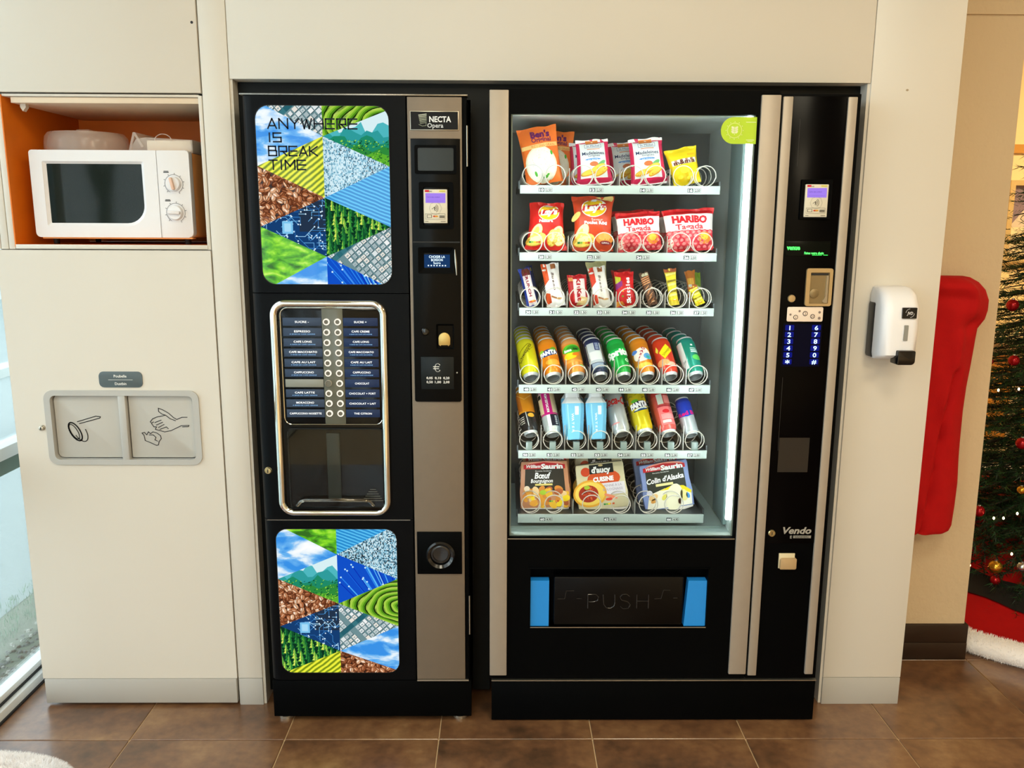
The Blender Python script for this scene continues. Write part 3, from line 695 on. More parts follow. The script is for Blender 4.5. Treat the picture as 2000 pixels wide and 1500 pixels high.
def d_terr(x0, z0, x1, z1, R_):
    out = []; cx, cz = x1+.02, (z0+z1)/2-.01
    if z1-z0 < .06: cx, cz = x0-.03, z0-.30
    for k in range(16):
        r = .018+.021*k if z1-z0 > .06 else .29+.016*k
        for j, (dr, c) in enumerate(((0, '#1a3208'), (.004, '#4f8a1c'), (.009, '#7cb82c'), (.014, '#a8d04a'))):
            ra, rb_ = r+dr, r+dr+.006
            for t in range(40):
                a, b = 2*PI*t/40, 2*PI*(t+1)/40; wv = lambda q: 1+.04*math.sin(q*5+k)
                out.append(([(cx+ra*wv(a)*math.cos(a), cz+.55*ra*wv(a)*math.sin(a)), (cx+rb_*wv(a)*math.cos(a), cz+.55*rb_*wv(a)*math.sin(a)), (cx+rb_*wv(b)*math.cos(b), cz+.55*rb_*wv(b)*math.sin(b)), (cx+ra*wv(b)*math.cos(b), cz+.55*ra*wv(b)*math.sin(b))], c, .3*j))
    return out
def d_circ(x0, z0, x1, z1, R_):
    out = [([(x0, z0), (x1, z0), (x1, z1), (x0, z1)], '#163e72', 0), ([((x0+x1)/2+.015, z0+.06), (x1, z0+.06), (x1, z1), ((x0+x1)/2+.015, z1)], '#24344a', .1)]
    for k in range(90):
        x, z = R_.uniform(x0, x1), R_.uniform(z0, z1); c = R_.choice(('#6cb4ea', '#9cd2f6', '#3c86cc', '#2a68ac'))
        p = (x, z); d = R_.choice(((1, 0), (1, 0), (0, 1), (.7, .7), (.7, -.7)))
        for j in range(R_.choice((1, 2, 3))):
            L = R_.uniform(.006, .024); q = (p[0]+d[0]*L, p[1]+d[1]*L); out.append((seg(p, q, .0013), c, .3+.01*(k % 30))); p = q; d = R_.choice(((1, 0), (.7, .7), (.7, -.7), (0, -1)))
        out.append((E2(p[0], p[1], .0019, .0019, 0, 8), '#d8f0ff', .7))
    cx, cz = x0+(x1-x0)*.42, (z0+z1)/2; out.append(([(cx-.014, cz-.016), (cx+.012, cz-.016), (cx+.012, cz+.014), (cx-.014, cz+.014)], '#7cc4ee', .8)); out.append(([(cx-.009, cz-.011), (cx+.007, cz-.011), (cx+.007, cz+.009), (cx-.009, cz+.009)], '#a8dcf8', .9))
    return out
def d_fib(x0, z0, x1, z1, R_):
    out = [([(x0, z0), (x1, z0), (x1, z1), (x0, z1)], '#1250c8', 0)]; ox, oz = x1+.05, z0-.16
    for k in range(70):
        a = PI*.5+R_.uniform(.0, .75); r = R_.uniform(.12, .34); p = (ox+r*math.cos(a), oz+r*math.sin(a)); c = R_.choice(('#2f8cf0', '#1c6ae0', '#58b8fa', '#0c2eb0', '#8fd4ff'))
        out.append((seg((ox, oz), p, .0022), c, .2+.01*k)); out.append((E2(p[0], p[1], .0024, .0024, 0, 8), '#c8f0ff', 1.0))
    return out
def d_city(x0, z0, x1, z1, R_):
    out = [([(x0, z0), (x1, z0), (x1, z1), (x0, z1)], '#6f8f94', 0)]; ca, sa = math.cos(.72), math.sin(.72); cx, cz = (x0+x1)/2, (z0+z1)/2; st = .0135
    T = lambda a, b: (cx+a*ca-b*sa, cz+a*sa+b*ca)
    for i in range(-11, 12):
        for j in range(-11, 12):
            a, b = i*st, j*st
            if abs(j-2) < 1 or i == -3: 
                if abs(j-2) < 1: out.append(([T(a, b), T(a+st, b), T(a+st, b+st), T(a, b+st)], R_.choice(('#2f6a74', '#27606c', '#3a7680')), .2))
                continue
            w_, h_ = st*R_.uniform(.6, .9), st*R_.uniform(.6, .9); c = R_.choice(('#f2f4f2', '#dfe6e6', '#c3cfd0', '#a9babd', '#e9e4da'))
            out.append(([T(a+.001, b-.002), T(a+w_+.001, b-.002), T(a+w_+.001, b+h_-.002), T(a+.001, b+h_-.002)], '#35545c', .3)); out.append(([T(a, b), T(a+w_, b), T(a+w_, b+h_), T(a, b+h_)], c, .5))
            if R_.random() < .6: out.append(([T(a+w_*.2, b+h_*.3), T(a+w_*.7, b+h_*.3), T(a+w_*.7, b+h_*.6), T(a+w_*.2, b+h_*.6)], '#8fa6aa', .7))
    return out
DRAW.update(city=d_city, mount=d_mount, beans=d_beans, forest=d_forest, terrace=d_terr, circuit=d_circ, fiber=d_fib)
def light_panel(parent, x0, z0, x1, z1, y, rad, tris):
    win = rr(x0, z0, x1, z1, rad, 6)
    lp = obj('light_panel', MB().ring([(a+(a-(x0+x1)/2)*.008, b+(b-(z0+z1)/2)*.006) for a, b in win], win, y-.0012, y+.004).plate(win, y+.002, y+.004), [M_gask], parent)
    for kind, pts in tris:
        p = [(x0+u*(x1-x0), z1-v*(z1-z0)) for u, v in pts]
        ar = sum(p[i][0]*p[(i+1) % len(p)][1]-p[(i+1) % len(p)][0]*p[i][1] for i in range(len(p)))
        if ar < 0: p = p[::-1]
        p = clip_convex(p, win)
        if len(p) > 2:
            o = obj('picture_facet', MB().plate(p, y, y+.002), picmat(kind), lp, smooth=0)
            if kind in DRAW: facet_print(o, kind, p, y)
    return lp

# ------------------------------------------------------------ hot drinks machine
Y0 = YM
ox0, ox1, oz1 = -.628, -.086, 1.649
ob = thing('coffee_vending_machine', 'tall black hot drinks machine with two backlit picture panels', 'coffee machine', (0, 0, 0))
xs = PX(803, 700, Y0)                           # joint between the black door and the bronze column
zb = .128; za1, za2 = PZ(660, 573, Y0), PZ(660, 1015, Y0)
obj('body', MB().box(ox0+.006, Y0+.03, .014, ox1-.004, .58, oz1-.004, b=.002), M_black, ob)
obj('plinth', MB().box(ox0+.003, Y0+.004, .016, ox1+.002, Y0+.03, zb-.004, b=.002), M_black, ob)
for x in (ox0+.03, ox1-.03): obj('foot', MB().lathe([(.02, 0), (.02, .008), (.008, .010), (.008, .02)], 16, 0, Matrix.Translation((x, Y0+.035, 0))), M_steel, ob)
# door sections, left edge bowed back
def section(z0, z1):
    pr = [(ox0, .028), (ox0+.004, .012), (ox0+.014, .003), (ox0+.030, 0), (xs-.003, 0), (xs-.0015, .002), (xs-.0015, .03), (ox0, .03)]
    m = MB(); n = len(pr); vs = [(x, Y0+d, z0) for x, d in pr]+[(x, Y0+d, z1) for x, d in pr]
    m.add(vs, [tuple(range(n))[::-1], tuple(range(n, 2*n))]+[(i, (i+1) % n, n+(i+1) % n, n+i) for i in range(n)]); return m
M_doorb = mat('satin_black_door', '#030406', .4, spec=.10, var=.1)
d1 = obj('door_section', section(za1+.001, oz1-.003), M_doorb, ob)
d2 = obj('door_section', section(za2+.001, za1-.001), M_doorb, ob)
d3 = obj('door_section', section(zb, za2-.001), M_doorb, ob)
obj('top_trim', MB().box(ox0, Y0-.002, oz1-.004, ox1, Y0+.03, oz1, b=.001), mat('dark_chrome_trim', '#8d8a84', .25, metal=.9), ob)
obj('seam_trim', MB().box(ox0+.012, Y0-.0012, za2-.0016, xs-.01, Y0+.004, za2+.0004), mat('dark_chrome_trim', '#8d8a84', .25, metal=.9), ob)
br_ = obj('bronze_panel', MB().box(xs+.001, Y0-.001, zb+.002, ox1-.014, Y0+.03, oz1-.006, b=.0015), M_brown, ob)
obj('side_edge', MB().box(ox1-.013, Y0+.002, zb, ox1-.003, Y0+.03, oz1-.006, b=.001), M_black, ob)
obj('base_trim', MB().box(xs+.001, Y0-.002, zb-.003, ox1-.005, Y0+.02, zb+.001), M_steel, ob)
hx = PX(914.5, 300, Y0)
for z0, z1 in ((PZ(914, 325, Y0), PZ(914, 245, Y0)), (PZ(914, 1240, Y0), PZ(914, 1165, Y0))):
    obj('hinge_pin', MB().tube([(ox1-.002, Y0+.004, z0), (ox1-.002, Y0+.004, (z0+z1)/2), (ox1-.002, Y0+.004, z1)], .0022, 8), M_steel, ob)
c1, c2, c3, m1, m2, m3 = .165, .505, .84, .33, .67, 1.0
ux0, ux1 = PX(508, 380, Y0), PX(764, 380, Y0); uz1, uz0 = PZ(640, 207, Y0), PZ(640, 555, Y0)
ux0 = (PX(499, 230, Y0)+PX(514, 535, Y0))/2; ux1 = (PX(758.5, 235, Y0)+PX(766, 530, Y0))/2
TR1 = [('city', [(.08, 0), (.5, 0), (.5, c1)]), ('sky', [(0, 0), (.08, 0), (.5, c1), (0, m1)]), ('field', [(0, m1), (.5, c1), (.5, c2)]),
       ('beans', [(0, m1), (.5, c2), (0, m2)]), ('circuit', [(0, m2), (.5, c2), (.5, c3)]), ('lime', [(0, m2), (.5, c3), (.1, 1), (0, 1)]), ('sky', [(.5, c3), (.5, 1), (.1, 1)]),
       ('terrace', [(.5, 0), (.96, 0), (1, .02), (.5, c1)]), ('mount', [(1, .02), (1, m1), (.5, c1)]), ('binary', [(.5, c1), (1, m1), (.5, c2)]),
       ('water', [(1, m1), (1, m2), (.5, c2)]), ('forest', [(.5, c2), (1, m2), (.5, c3)]), ('city', [(1, m2), (1, 1), (.93, 1), (.5, c3)]), ('fiber', [(.5, c3), (.93, 1), (.5, 1)])]
L1 = light_panel(ob, ux0, uz0, ux1, uz1, Y0-.002, .032, TR1)
lx0, lx1 = (PX(540.5, 1060, Y0)+PX(551, 1290, Y0))/2, (PX(774.5, 1060, Y0)+PX(780, 1290, Y0))/2; lz1, lz0 = PZ(655, 1033, Y0), PZ(665, 1312.5, Y0)
TR2 = [('lime', [(.08, 0), (.5, 0), (.5, .17)]), ('sky', [(0, 0), (.08, 0), (.5, .175), (0, .34)]), ('mount', [(0, .34), (.5, .175), (.5, .51)]), ('beans', [(0, .34), (.5, .51), (0, .67)]),
       ('circuit', [(0, .67), (.5, .51), (.5, .845)]), ('forest', [(0, .67), (.5, .845), (.08, .98), (0, 1)]), ('field', [(.08, .98), (.5, .845), (.5, 1), (.05, 1)]),
       ('water', [(.5, 0), (.93, 0), (.5, .17)]), ('binary', [(.93, 0), (1, 0), (1, .34), (.5, .17)]), ('fiber', [(.5, .17), (1, .34), (.5, .51)]), ('terrace', [(1, .34), (1, .67), (.5, .51)]),
       ('city', [(.5, .51), (1, .67), (.5, .845)]), ('sky', [(1, .67), (1, 1), (.97, .98), (.5, .845)]), ('beans', [(.5, .845), (.97, .98), (1, 1), (.5, 1)])]
L2 = light_panel(ob, lx0, lz0, lx1, lz1, Y0-.002, .030, TR2)
# wide thin-stroke lettering
GL = {'A': [[(0, 0), (.5, 1), (1, 0)], [(.22, .28), (.78, .28)]], 'N': [[(0, 0), (0, 1), (1, 0), (1, 1)]], 'Y': [[(0, 1), (.5, .5), (1, 1)], [(.5, .5), (.5, 0)]],
      'W': [[(0, 1), (.25, 0), (.5, .9), (.75, 0), (1, 1)]], 'H': [[(0, 0), (0, 1)], [(1, 0), (1, 1)], [(0, .5), (1, .5)]], 'E': [[(1, 1), (0, 1), (0, 0), (1, 0)], [(.2, .5), (1, .5)]],
      'R': [[(0, 0), (0, 1), (1, 1), (1, .45), (.2, .45)], [(.5, .45), (1, 0)]], 'I': [[(.5, 0), (.5, 1)]], 'S': [[(1, 1), (0, 1), (0, .5), (1, .5), (1, 0), (0, 0)]],
      'B': [[(0, 0), (0, 1), (.9, 1), (.9, .55), (0, .55)], [(.9, .55), (1, .5), (1, 0), (0, 0)]], 'K': [[(0, 0), (0, 1)], [(1, 1), (.15, .5), (1, 0)]], 'T': [[(0, 1), (1, 1)], [(.5, 1), (.5, 0)]],
      'M': [[(0, 0), (0, 1), (.5, .35), (1, 1), (1, 0)]]}
al = Art(1, 1)
for word, xl, xr_, yt, yb_ in (('ANYWHERE', 523, 697, 232, 251), ('IS', 524, 549, 260, 277), ('BREAK', 525, 620, 286, 304), ('TIME', 526, 597, 313, 331)):
    x0 = PX(xl, yt, Y0); x1 = PX(xr_, yt, Y0); z0, z1 = PZ(xl, yb_, Y0), PZ(xl, yt, Y0); n = len(word)
    ws = [.35 if ch == 'I' else (1.15 if ch in 'WM' else 1) for ch in word]; tot = sum(ws)+.32*(n-1); x = x0; u = (x1-x0)/tot
    for ch, wd in zip(word, ws):
        for st in GL[ch]: al.line([(x+p[0]*wd*u, z0+p[1]*(z1-z0)) for p in st], .0036, '#10182a', 1)
        x += (wd+.32)*u
al.build('lettering', lambda a, b, d: (a, Y0-.0028-d, b), L1)

# chrome framed selection and cup window
fx0, fx1 = (PX(529, 620, Y0)+PX(547, 985, Y0))/2, (PX(757, 620, Y0)+PX(762, 985, Y0))/2; fz1, fz0 = PZ(640, 586, Y0), PZ(655, 1005, Y0)
def frame_path(x0, z0, x1, z1, r, y, n=6): return [(x, y, z) for x, z in rr(x0, z0, x1, z1, r, n)]
obj('chrome_frame', MB().tube(frame_path(fx0+.008, fz0+.008, fx1-.008, fz1-.008, .03, Y0-.004, 8), .010, 12, closed=True), M_chrome, ob)
obj('recess_panel', MB().plate(rr(fx0+.012, fz0+.012, fx1-.012, fz1-.012, .026, 6), Y0-.0015, Y0+.002), M_blackg, ob)
px0, px1 = (PX(549, 620, Y0)+PX(557, 815, Y0))/2, (PX(743, 620, Y0)+PX(748, 815, Y0))/2; pz1, pz0 = PZ(650, 601, Y0), PZ(650, 828, Y0)
sp_ = obj('selection_panel', MB().plate(rr(px0, pz0, px1, pz1, .018, 6), Y0-.006, Y0, b=.001), M_blackg, ob)
obj('panel_bezel', MB().tube(frame_path(px0, pz0, px1, pz1, .018, Y0-.006, 6), .0012, 6, closed=True), M_chrome, sp_)
bxl, bxr = px0+(px1-px0)*.415, px0+(px1-px0)*.625
obj('button_strip', MB().box(bxl, Y0-.0075, pz0+.002, bxr, Y0-.0055, pz1-.002, b=.0005), mat('olive_translucent_strip', '#5f6156', .2, spec=.5), sp_)
LL = ['SUCRE -', 'ESPRESSO', 'CAFE LONG', 'CAFE MACCHIATO', 'CAFE AU LAIT', 'CAPPUCCINO', '', 'CAFE LATTE', 'MOKACCINO', 'CAPPUCCINO NOISETTE']
LR = ['SUCRE +', 'CAFE CREME', 'CAFE LONG', 'CAFE MACCHIATO', 'CAFE AU LAIT', 'CAPPUCCINO', 'CHOCOLAT', 'CHOCOLAT + FORT', 'CHOCOLAT + LAIT', 'THE CITRON']
ztop = PZ(650, 628, Y0); zbot = PZ(650, 806, Y0)
M_lab = mat('navy_label_card', '#1f3054', .3, spec=.2, emis=.12); M_labl = mat('grey_navy_label_card', '#36455c', .3, spec=.2, emis=.12); M_blank = mat('grey_blank_label', '#8c9089', .3)
M_btn = emit('lit_button_ring', '#fff6e4', 1.1); M_btno = mat('unlit_button_ring', '#b9b4a8', .4)
def under(t, i, side): return 'A BASE DE CAFE GRAINS' if side == 0 and i in (1, 2, 3, 4, 5, 7, 8) else ('A BASE DE CAFE DECAFEINE' if side == 1 and 1 <= i <= 5 else '')
bcx = [px0+(px1-px0)*.462, px0+(px1-px0)*.575]
for i in range(10):
    zc = ztop+(zbot-ztop)*i/9; hh = .0118
    for side, names in ((0, LL), (1, LR)):
        xa, xb = (px0+.006, bxl-.001) if side == 0 else (bxr+.001, px1-.006)
        cdm = M_blank if not names[i] else (M_labl if side == 0 else M_lab)
        cd = obj('drink_label', MB().box(xa, Y0-.0078, zc-hh*.86, xb, Y0-.0062, zc+hh*.86, b=.0004), cdm, sp_)
        if names[i]:
            u = under(names[i], i, side)
            sign('lettering', cd, xa, zc-hh*.8, xb, zc+hh*.8, Y0-.0078, lambda a: (a.text(names[i], .5, .62 if u else .5, .27, '#f4f8ff', wid=min(.84, .052*len(names[i])), bold=.01), u and a.text(u, .5, .25, .15, '#7fb0e6', wid=.66)), emis=.6)
        off = side == 0 and i == 6
        b_ = obj('button', MB().lathe([(.0084, 0), (.0084, .003), (.0078, .0042), (.0052 if not off else .0075, .0042), (.0048 if not off else .0071, .0025), (.0005, .0025)], 20, [0, 0, 0, 1, 1], Matrix.Translation((bcx[side], Y0-.0074, zc)) @ Matrix.Rotation(PI/2, 4, 'X')), [M_btno if off else M_btn, mat('button_centre', '#6b685a' if not off else '#24262a', .3)], sp_)
# cup bay: recessed niche behind a clear flap
qx0, qx1 = px0+.004, px1-.001; qz1, qz0 = PZ(655, 836, Y0), PZ(655, 992, Y0)
cyb = Y0-.0016
bay = obj('cup_bay', MB().ring(rr(qx0, qz0, qx1, qz1, .01, 4), rr(qx0+.002, qz0+.002, qx1-.002, qz1-.002, .009, 4), Y0-.006, Y0), M_cavity, ob)
obj('bay_back', MB().plate(rr(qx0+.001, qz0+.001, qx1-.001, qz1-.001, .009, 4), Y0-.0022, Y0-.0016), M_blackg, bay)
obj('bay_flap', MB().plate(rr(qx0+.001, qz0+.004, qx1-.001, qz1-.001, .008, 4), Y0-.014, Y0-.0125), thin_glass('smoked_flap', (.75, .77, .76, 1), .6), bay)
obj('cup_chute', MB().box((qx0+qx1)/2-.022, Y0-.009, qz0+.028, (qx0+qx1)/2+.012, Y0-.003, qz1-.012, b=.002), mat('grey_cup_chute', '#4c5450', .35), bay)
for k in range(6):
    wdt = .008+.004*k; xc = qx1-.028
    obj('drip_slot', MB().box(xc-wdt, Y0-.0085, qz0+.052-.006*k, xc+wdt*.9, Y0-.006, qz0+.0535-.006*k), M_steel, bay)
hp = [(qx0+.020, Y0-.016, qz0+.012), (qx0+.032, Y0-.024, qz0+.026), (qx0+.042, Y0-.026, qz0+.030), ((qx0+qx1)/2, Y0-.027, qz0+.031), (qx1-.046, Y0-.026, qz0+.030), (qx1-.036, Y0-.024, qz0+.026), (qx1-.026, Y0-.016, qz0+.012)]
obj('flap_handle', MB().tube(hp, .0042, 10), thin_glass('handle_acrylic', (.80, .74, .62, 1), 3.0, .08), bay)
obj('drip_tray', MB().box(qx0+.006, Y0-.014, qz0-.002, qx1-.006, Y0-.004, qz0+.009, b=.002), M_blackg, bay)
lkx, lkz = P(524, 919, Y0)
lk2 = obj('lock', MB().lathe([(.0095, 0), (.0095, .003), (.008, .005), (.0075, .0075), (.003, .0078)], 24, 0, Matrix.Translation((lkx, Y0+.003, lkz)) @ Matrix.Rotation(PI/2, 4, 'X')), mat('brass_lock', '#c9b98a', .25, metal=.9), ob)
obj('keyway', MB().box(lkx-.001, Y0-.0058, lkz-.0045, lkx+.001, Y0-.0042, lkz+.0045), M_cavity, lk2)
# maker's plate
nx0, nx1, nz1, nz0 = PX(801, 235, Y0), PX(896, 235, Y0), PZ(850, 217, Y0), PZ(850, 255, Y0)
pl = obj('name_plate', MB().box(nx0, Y0-.0035, nz0, nx1, Y0-.001, nz1, b=.0008), M_steel, ob)
def _nec(a):
    a.rect(.015, .04, .985, .96, '#06070a', 0)
    a.text('NECTA', .62, .58, .30, '#e9edf0', wid=.45, bold=.03); a.text('Opera', .52, .26, .24, '#cfd5da', bold=.015)
    for k in range(6): a.poly([(.17+.006*k, .80-.085*k), (.34, .86-.085*k), (.345, .81-.085*k), (.18+.006*k, .745-.085*k)], ['#b6bcae', '#a5ac9c', '#8d9486', '#9ba290', '#7c8376', '#6e7468'][k], 1)
    a.line([(.18, .30), (.25, .22), (.33, .24), (.33, .40)], .008, '#9ba290', 1)
sign('lettering', pl, nx0, nz0, nx1, nz1, Y0-.0035, _nec)
# payment column
vx0, vx1 = (PX(801, 280, Y0)+PX(812, 780, Y0))/2, (PX(899, 280, Y0)+PX(901.5, 780, Y0))/2; vz1, vz0 = PZ(850, 271, Y0), PZ(855, 784, Y0)
pc = obj('payment_panel', MB().plate(rr(vx0, vz0, vx1, vz1, (.006, .006, .001, .001), 4), Y0-.006, Y0, b=.0015), mat('black_payment_plastic', '#030506', .3, spec=.15), ob)
def sub(name, mb, m, parent=pc, **k): return obj(name, mb, m, parent, **k)
VX = lambda f: vx0+(vx1-vx0)*f
YP = Y0-.006
ob_cam = sub('blank_window', MB().plate(rr(VX(.14), PZ(850, 334, Y0), VX(.87), PZ(850, 289, Y0), .004, 3), YP-.001, YP), mat('grey_green_window', '#262b28', .2, spec=.3))
sub('window_bezel', MB().ring(rr(VX(.08), PZ(850, 340, Y0), VX(.93), PZ(850, 284, Y0), .004, 3), rr(VX(.14), PZ(850, 334, Y0), VX(.87), PZ(850, 289, Y0), .004, 3), YP-.004, YP), M_black)
def card_reader(parent, x0, z0, x1, z1, y):
    rd = obj('card_reader', MB().box(x0, y-.006, z0, x1, y, z1, b=.002), mat('ivory_reader_plastic', '#ddd8c6', .4), parent)
    obj('reader_screen', MB().box(x0+(x1-x0)*.09, y-.0068, z0+(z1-z0)*.60, x1-(x1-x0)*.08, y-.005, z0+(z1-z0)*.885, b=.0004), emit('violet_backlight', '#a884f2', 1.0), rd)
    def f(a):
        a.rect(.07, .92, .24, .975, '#d02038', 1); a.text('pay', .31, .945, .045, '#202020', 1); a.rect(.66, .93, .92, .965, '#d8d04a', 1)
        a.text('Carte sans contact', .42, .775, .045, '#5c3cc0', 4, wid=.55); a.line([(.15, .65), (.85, .65)], .008, '#7c5ad8', 4)
        e = lambda cx, cy, r, a0, a1: [(cx+r*math.cos(a0+(a1-a0)*k/8), cy+.72*r*math.sin(a0+(a1-a0)*k/8)) for k in range(9)]
        for r in (.07, .13, .19): a.line(e(.42, .44, r, -.9, .9), .018, '#6b675a', 1)
        a.line(e(.5, .44, .26, 0, 2*PI), .008, '#8f8a7c', 1); a.line([(.36, .42), (.46, .48), (.46, .38)], .02, '#6b675a', 1)
        a.line([(.08, .28), (.90, .28), (.90, .12), (.08, .12), (.08, .28)], .008, '#4a4638', 1)
        a.rect(.14, .16, .34, .25, '#3c3a30', 1); a.rect(.16, .17, .32, .24, '#ddd8c6', 2)
        a.ell(.46, .205, .07, .032, '#c8402c', 1); a.ell(.54, .205, .07, .032, '#d9962e', 2)
        a.rect(.66, .20, .88, .225, '#3c3a30', 1); a.rect(.66, .16, .88, .185, '#3c3a30', 1); a.rect(.06, .045, .2, .06, '#6b675a', 1); a.rect(.72, .045, .92, .06, '#6b675a', 1)
    sign('print', rd, x0, z0, x1, z1, y-.006, f)
    return rd
sub('reader_surround', MB().ring(rr(VX(.16), PZ(850, 447, Y0), VX(.86), PZ(850, 356, Y0), .004, 3), rr(VX(.24), PZ(850, 440, Y0), VX(.78), PZ(850, 366, Y0), .003, 3), YP-.008, YP), M_black)
card_reader(ob, PX(828, 400, Y0), PZ(850, 436, Y0), PX(874.5, 400, Y0), PZ(850, 370, Y0), YP-.001)
sub('seam', MB().box(vx0+.002, YP-.0006, PZ(850, 474, Y0), vx1-.002, YP+.001, PZ(850, 471.5, Y0)), M_cavity)
sub('display_surround', MB().ring(rr(VX(.12), PZ(850, 534, Y0), VX(.86), PZ(850, 483, Y0), .003, 3), rr(VX(.24), PZ(850, 524, Y0), VX(.78), PZ(850, 494, Y0), .002, 3), YP-.005, YP, yi=YP-.001), M_black)
dsx0, dsx1, dsz0, dsz1 = PX(829, 510, Y0), PX(879, 510, Y0), PZ(850, 522.5, Y0), PZ(850, 497, Y0)
dsp = sub('display', MB().box(dsx0, YP-.0014, dsz0, dsx1, YP, dsz1), emit('blue_display', '#1b3a66', 1.0))
sign('lettering', dsp, dsx0, dsz0, dsx1, dsz1, YP-.0014, lambda a: (a.text('CHOISIR LA', .5, .84, .2, '#d8f0ff', wid=.62), a.text('BOISSON', .5, .60, .2, '#d8f0ff', wid=.45), a.text('Sucre', .5, .37, .18, '#d8f0ff', wid=.28), [a.rect(.14+.11*k, .12, .19+.11*k, .20, '#d8f0ff') for k in range(7)]), emis=1)
sub('key_slot', MB().tube([(VX(.88), YP-.003, PZ(850, 487, Y0)), (VX(.90), YP-.004, PZ(850, 512, Y0)), (VX(.915), YP-.003, PZ(850, 537, Y0))], lambda t: .0012+.0016*math.sin(PI*t), 6), M_steel)
kx_, kz_ = P(831, 647, Y0)
sub('return_button', MB().lathe([(.010, 0), (.010, .003), (.0075, .0055), (.002, .0062)], 20, 0, Matrix.Translation((kx_, YP, kz_)) @ Matrix.Rotation(PI/2, 4, 'X')), mat('black_glossy_knob', '#080808', .12))
cxa, cxb, cza, czb = PX(853, 655, Y0), PX(887, 655, Y0), PZ(868, 681, Y0), PZ(868, 633, Y0)
sub('coin_slot_frame', MB().ring(rr(cxa, cza, cxb, czb, .002, 3), rr(cxa+.004, cza+.004, cxb-.003, czb-.003, .001, 3), YP-.004, YP, yi=YP-.001), M_black)
ccx, ccz = P(868.5, 663, Y0)
coin = [(ccx+.0145*math.cos(PI*k/14), ccz+.004+.0145*math.sin(PI*k/14)) for k in range(15)]+[(ccx-.0145, ccz-.012), (ccx-.009, ccz-.016), (ccx-.009, ccz-.012), (ccx+.009, ccz-.012), (ccx+.009, ccz-.016), (ccx+.0145, ccz-.012)]
sub('coin_guide', MB().plate(coin, YP-.005, YP-.001, b=.0008), mat('gold_coin_guide', '#c9ad6a', .35, metal=.8, var=.12, vscale=90))
ex0, ex1, ez0, ez1 = PX(823, 730, Y0), PX(887, 730, Y0), PZ(855, 759, Y0), PZ(855, 696, Y0)
ep = sub('coin_sign', MB().box(ex0, YP-.0025, ez0, ex1, YP, ez1, b=.0006), mat('dark_grey_sign', '#12181a', .3, spec=.2))
def _eur(a):
    e = [(.51+.085*math.cos(t), .67+.125*math.sin(t)) for t in [.75+(2*PI-1.5)*k/16 for k in range(17)]]
    a.line(e, .024, '#eef0ee'); a.line([(.38, .70), (.55, .70)], .022, '#eef0ee', 3); a.line([(.38, .64), (.54, .64)], .022, '#eef0ee', 3)
    for r, row in enumerate((('0,05', '0,10', '0,20'), ('0,50', '1,00', '2,00'))):
        for q, t in enumerate(row): a.text(t, .26+.255*q, .355-.125*r, .075, '#eef0ee', wid=.19, bold=.02)
sign('lettering', ep, ex0, ez0, ex1, ez1, YP-.0025, _eur)
rx, rz = P(893, 727, Y0); sub('screw', MB().lathe([(.0022, 0), (.0018, .001)], 10, 0, Matrix.Translation((rx, YP, rz)) @ Matrix.Rotation(PI/2, 4, 'X')), M_steel)
# coin return cup
gx0, gx1, gz0, gz1 = PX(815, 1080, Y0), PX(902.5, 1080, Y0), PZ(858, 1120, Y0), PZ(858, 1038, Y0)
rc = obj('coin_return', MB().box(gx0, Y0-.005, gz0, gx1, Y0, gz1, b=.0015), M_black, ob)
gcx, gcz = P(861, 1082, Y0)
RX = Matrix.Rotation(PI/2, 4, 'X')
obj('return_rim', MB().lathe([(.038, 0), (.038, .006), (.034, .011), (.027, .006), (.0265, 0)], 32, 0, Matrix.Translation((gcx, Y0-.005, gcz)) @ RX, cap=False), mat('glossy_black_rim', '#151515', .16, spec=.7), rc)
obj('return_cup', MB().lathe([(.0262, 0), (.025, .004), (.020, .005), (.0195, .002), (.001, .001)], 28, 0, Matrix.Translation((gcx, Y0-.005, gcz+.003)) @ RX), mat('glossy_black_rim', '#151515', .16, spec=.7), rc)

# ------------------------------------------------------------ snack machine
sx0_, sx1_, sz1_ = -.033, .856, 1.662
gX0, gX1, gZ0, gZ1 = .018, .609, .537, 1.606
sm = thing('snack_vending_machine', 'tall black snack and drinks machine with a lit glass front and six stocked shelves', 'vending machine', (0, 0, 0))
IX0, IX1, IZ0, IZ1, IYB = .004, .658, .472, 1.632, .585
xdoor = (PX(1529.5, 200, Y0)+PX(1450.5, 1310, Y0))/2+.0012
obj('body', MB().box(sx0_+.002, Y0+.034, .10, IX0-.003, .60, sz1_-.004).box(IX1+.003, Y0+.034, .10, sx1_-.002, .60, sz1_-.004)
    .box(sx0_+.002, Y0+.034, IZ1+.003, sx1_-.002, .60, sz1_-.004).box(sx0_+.002, Y0+.075, .10, sx1_-.002, .60, IZ0-.003).box(sx0_+.002, IYB+.003, .10, sx1_-.002, .60, sz1_-.004), M_black, sm, smooth=0)
obj('plinth', MB().box(sx0_+.004, Y0+.006, .003, sx1_+.004, .58, .124, b=.002), M_black, sm)
obj('base_trim', MB().box(sx0_+.004, Y0-.001, .124, sx1_+.003, Y0+.03, .1265), M_steel, sm)
hx0, hx1, hz0, hz1 = PX(1036, 1170, Y0), PX(1381, 1170, Y0), PZ(1200, 1224.5, Y0), PZ(1200, 1111, Y0)
def rect4(x0, z0, x1, z1): return [(x0, z0), (x1, z0), (x1, z1), (x0, z1)]
df = obj('door', MB().ring(rect4(sx0_, .46, xdoor-.003, sz1_), rect4(gX0, gZ0, gX1, gZ1), Y0, Y0+.032).ring(rect4(sx0_, .132, xdoor-.003, .46), rect4(hx0, hz0, hx1, hz1), Y0, Y0+.032), M_black, sm, smooth=0)
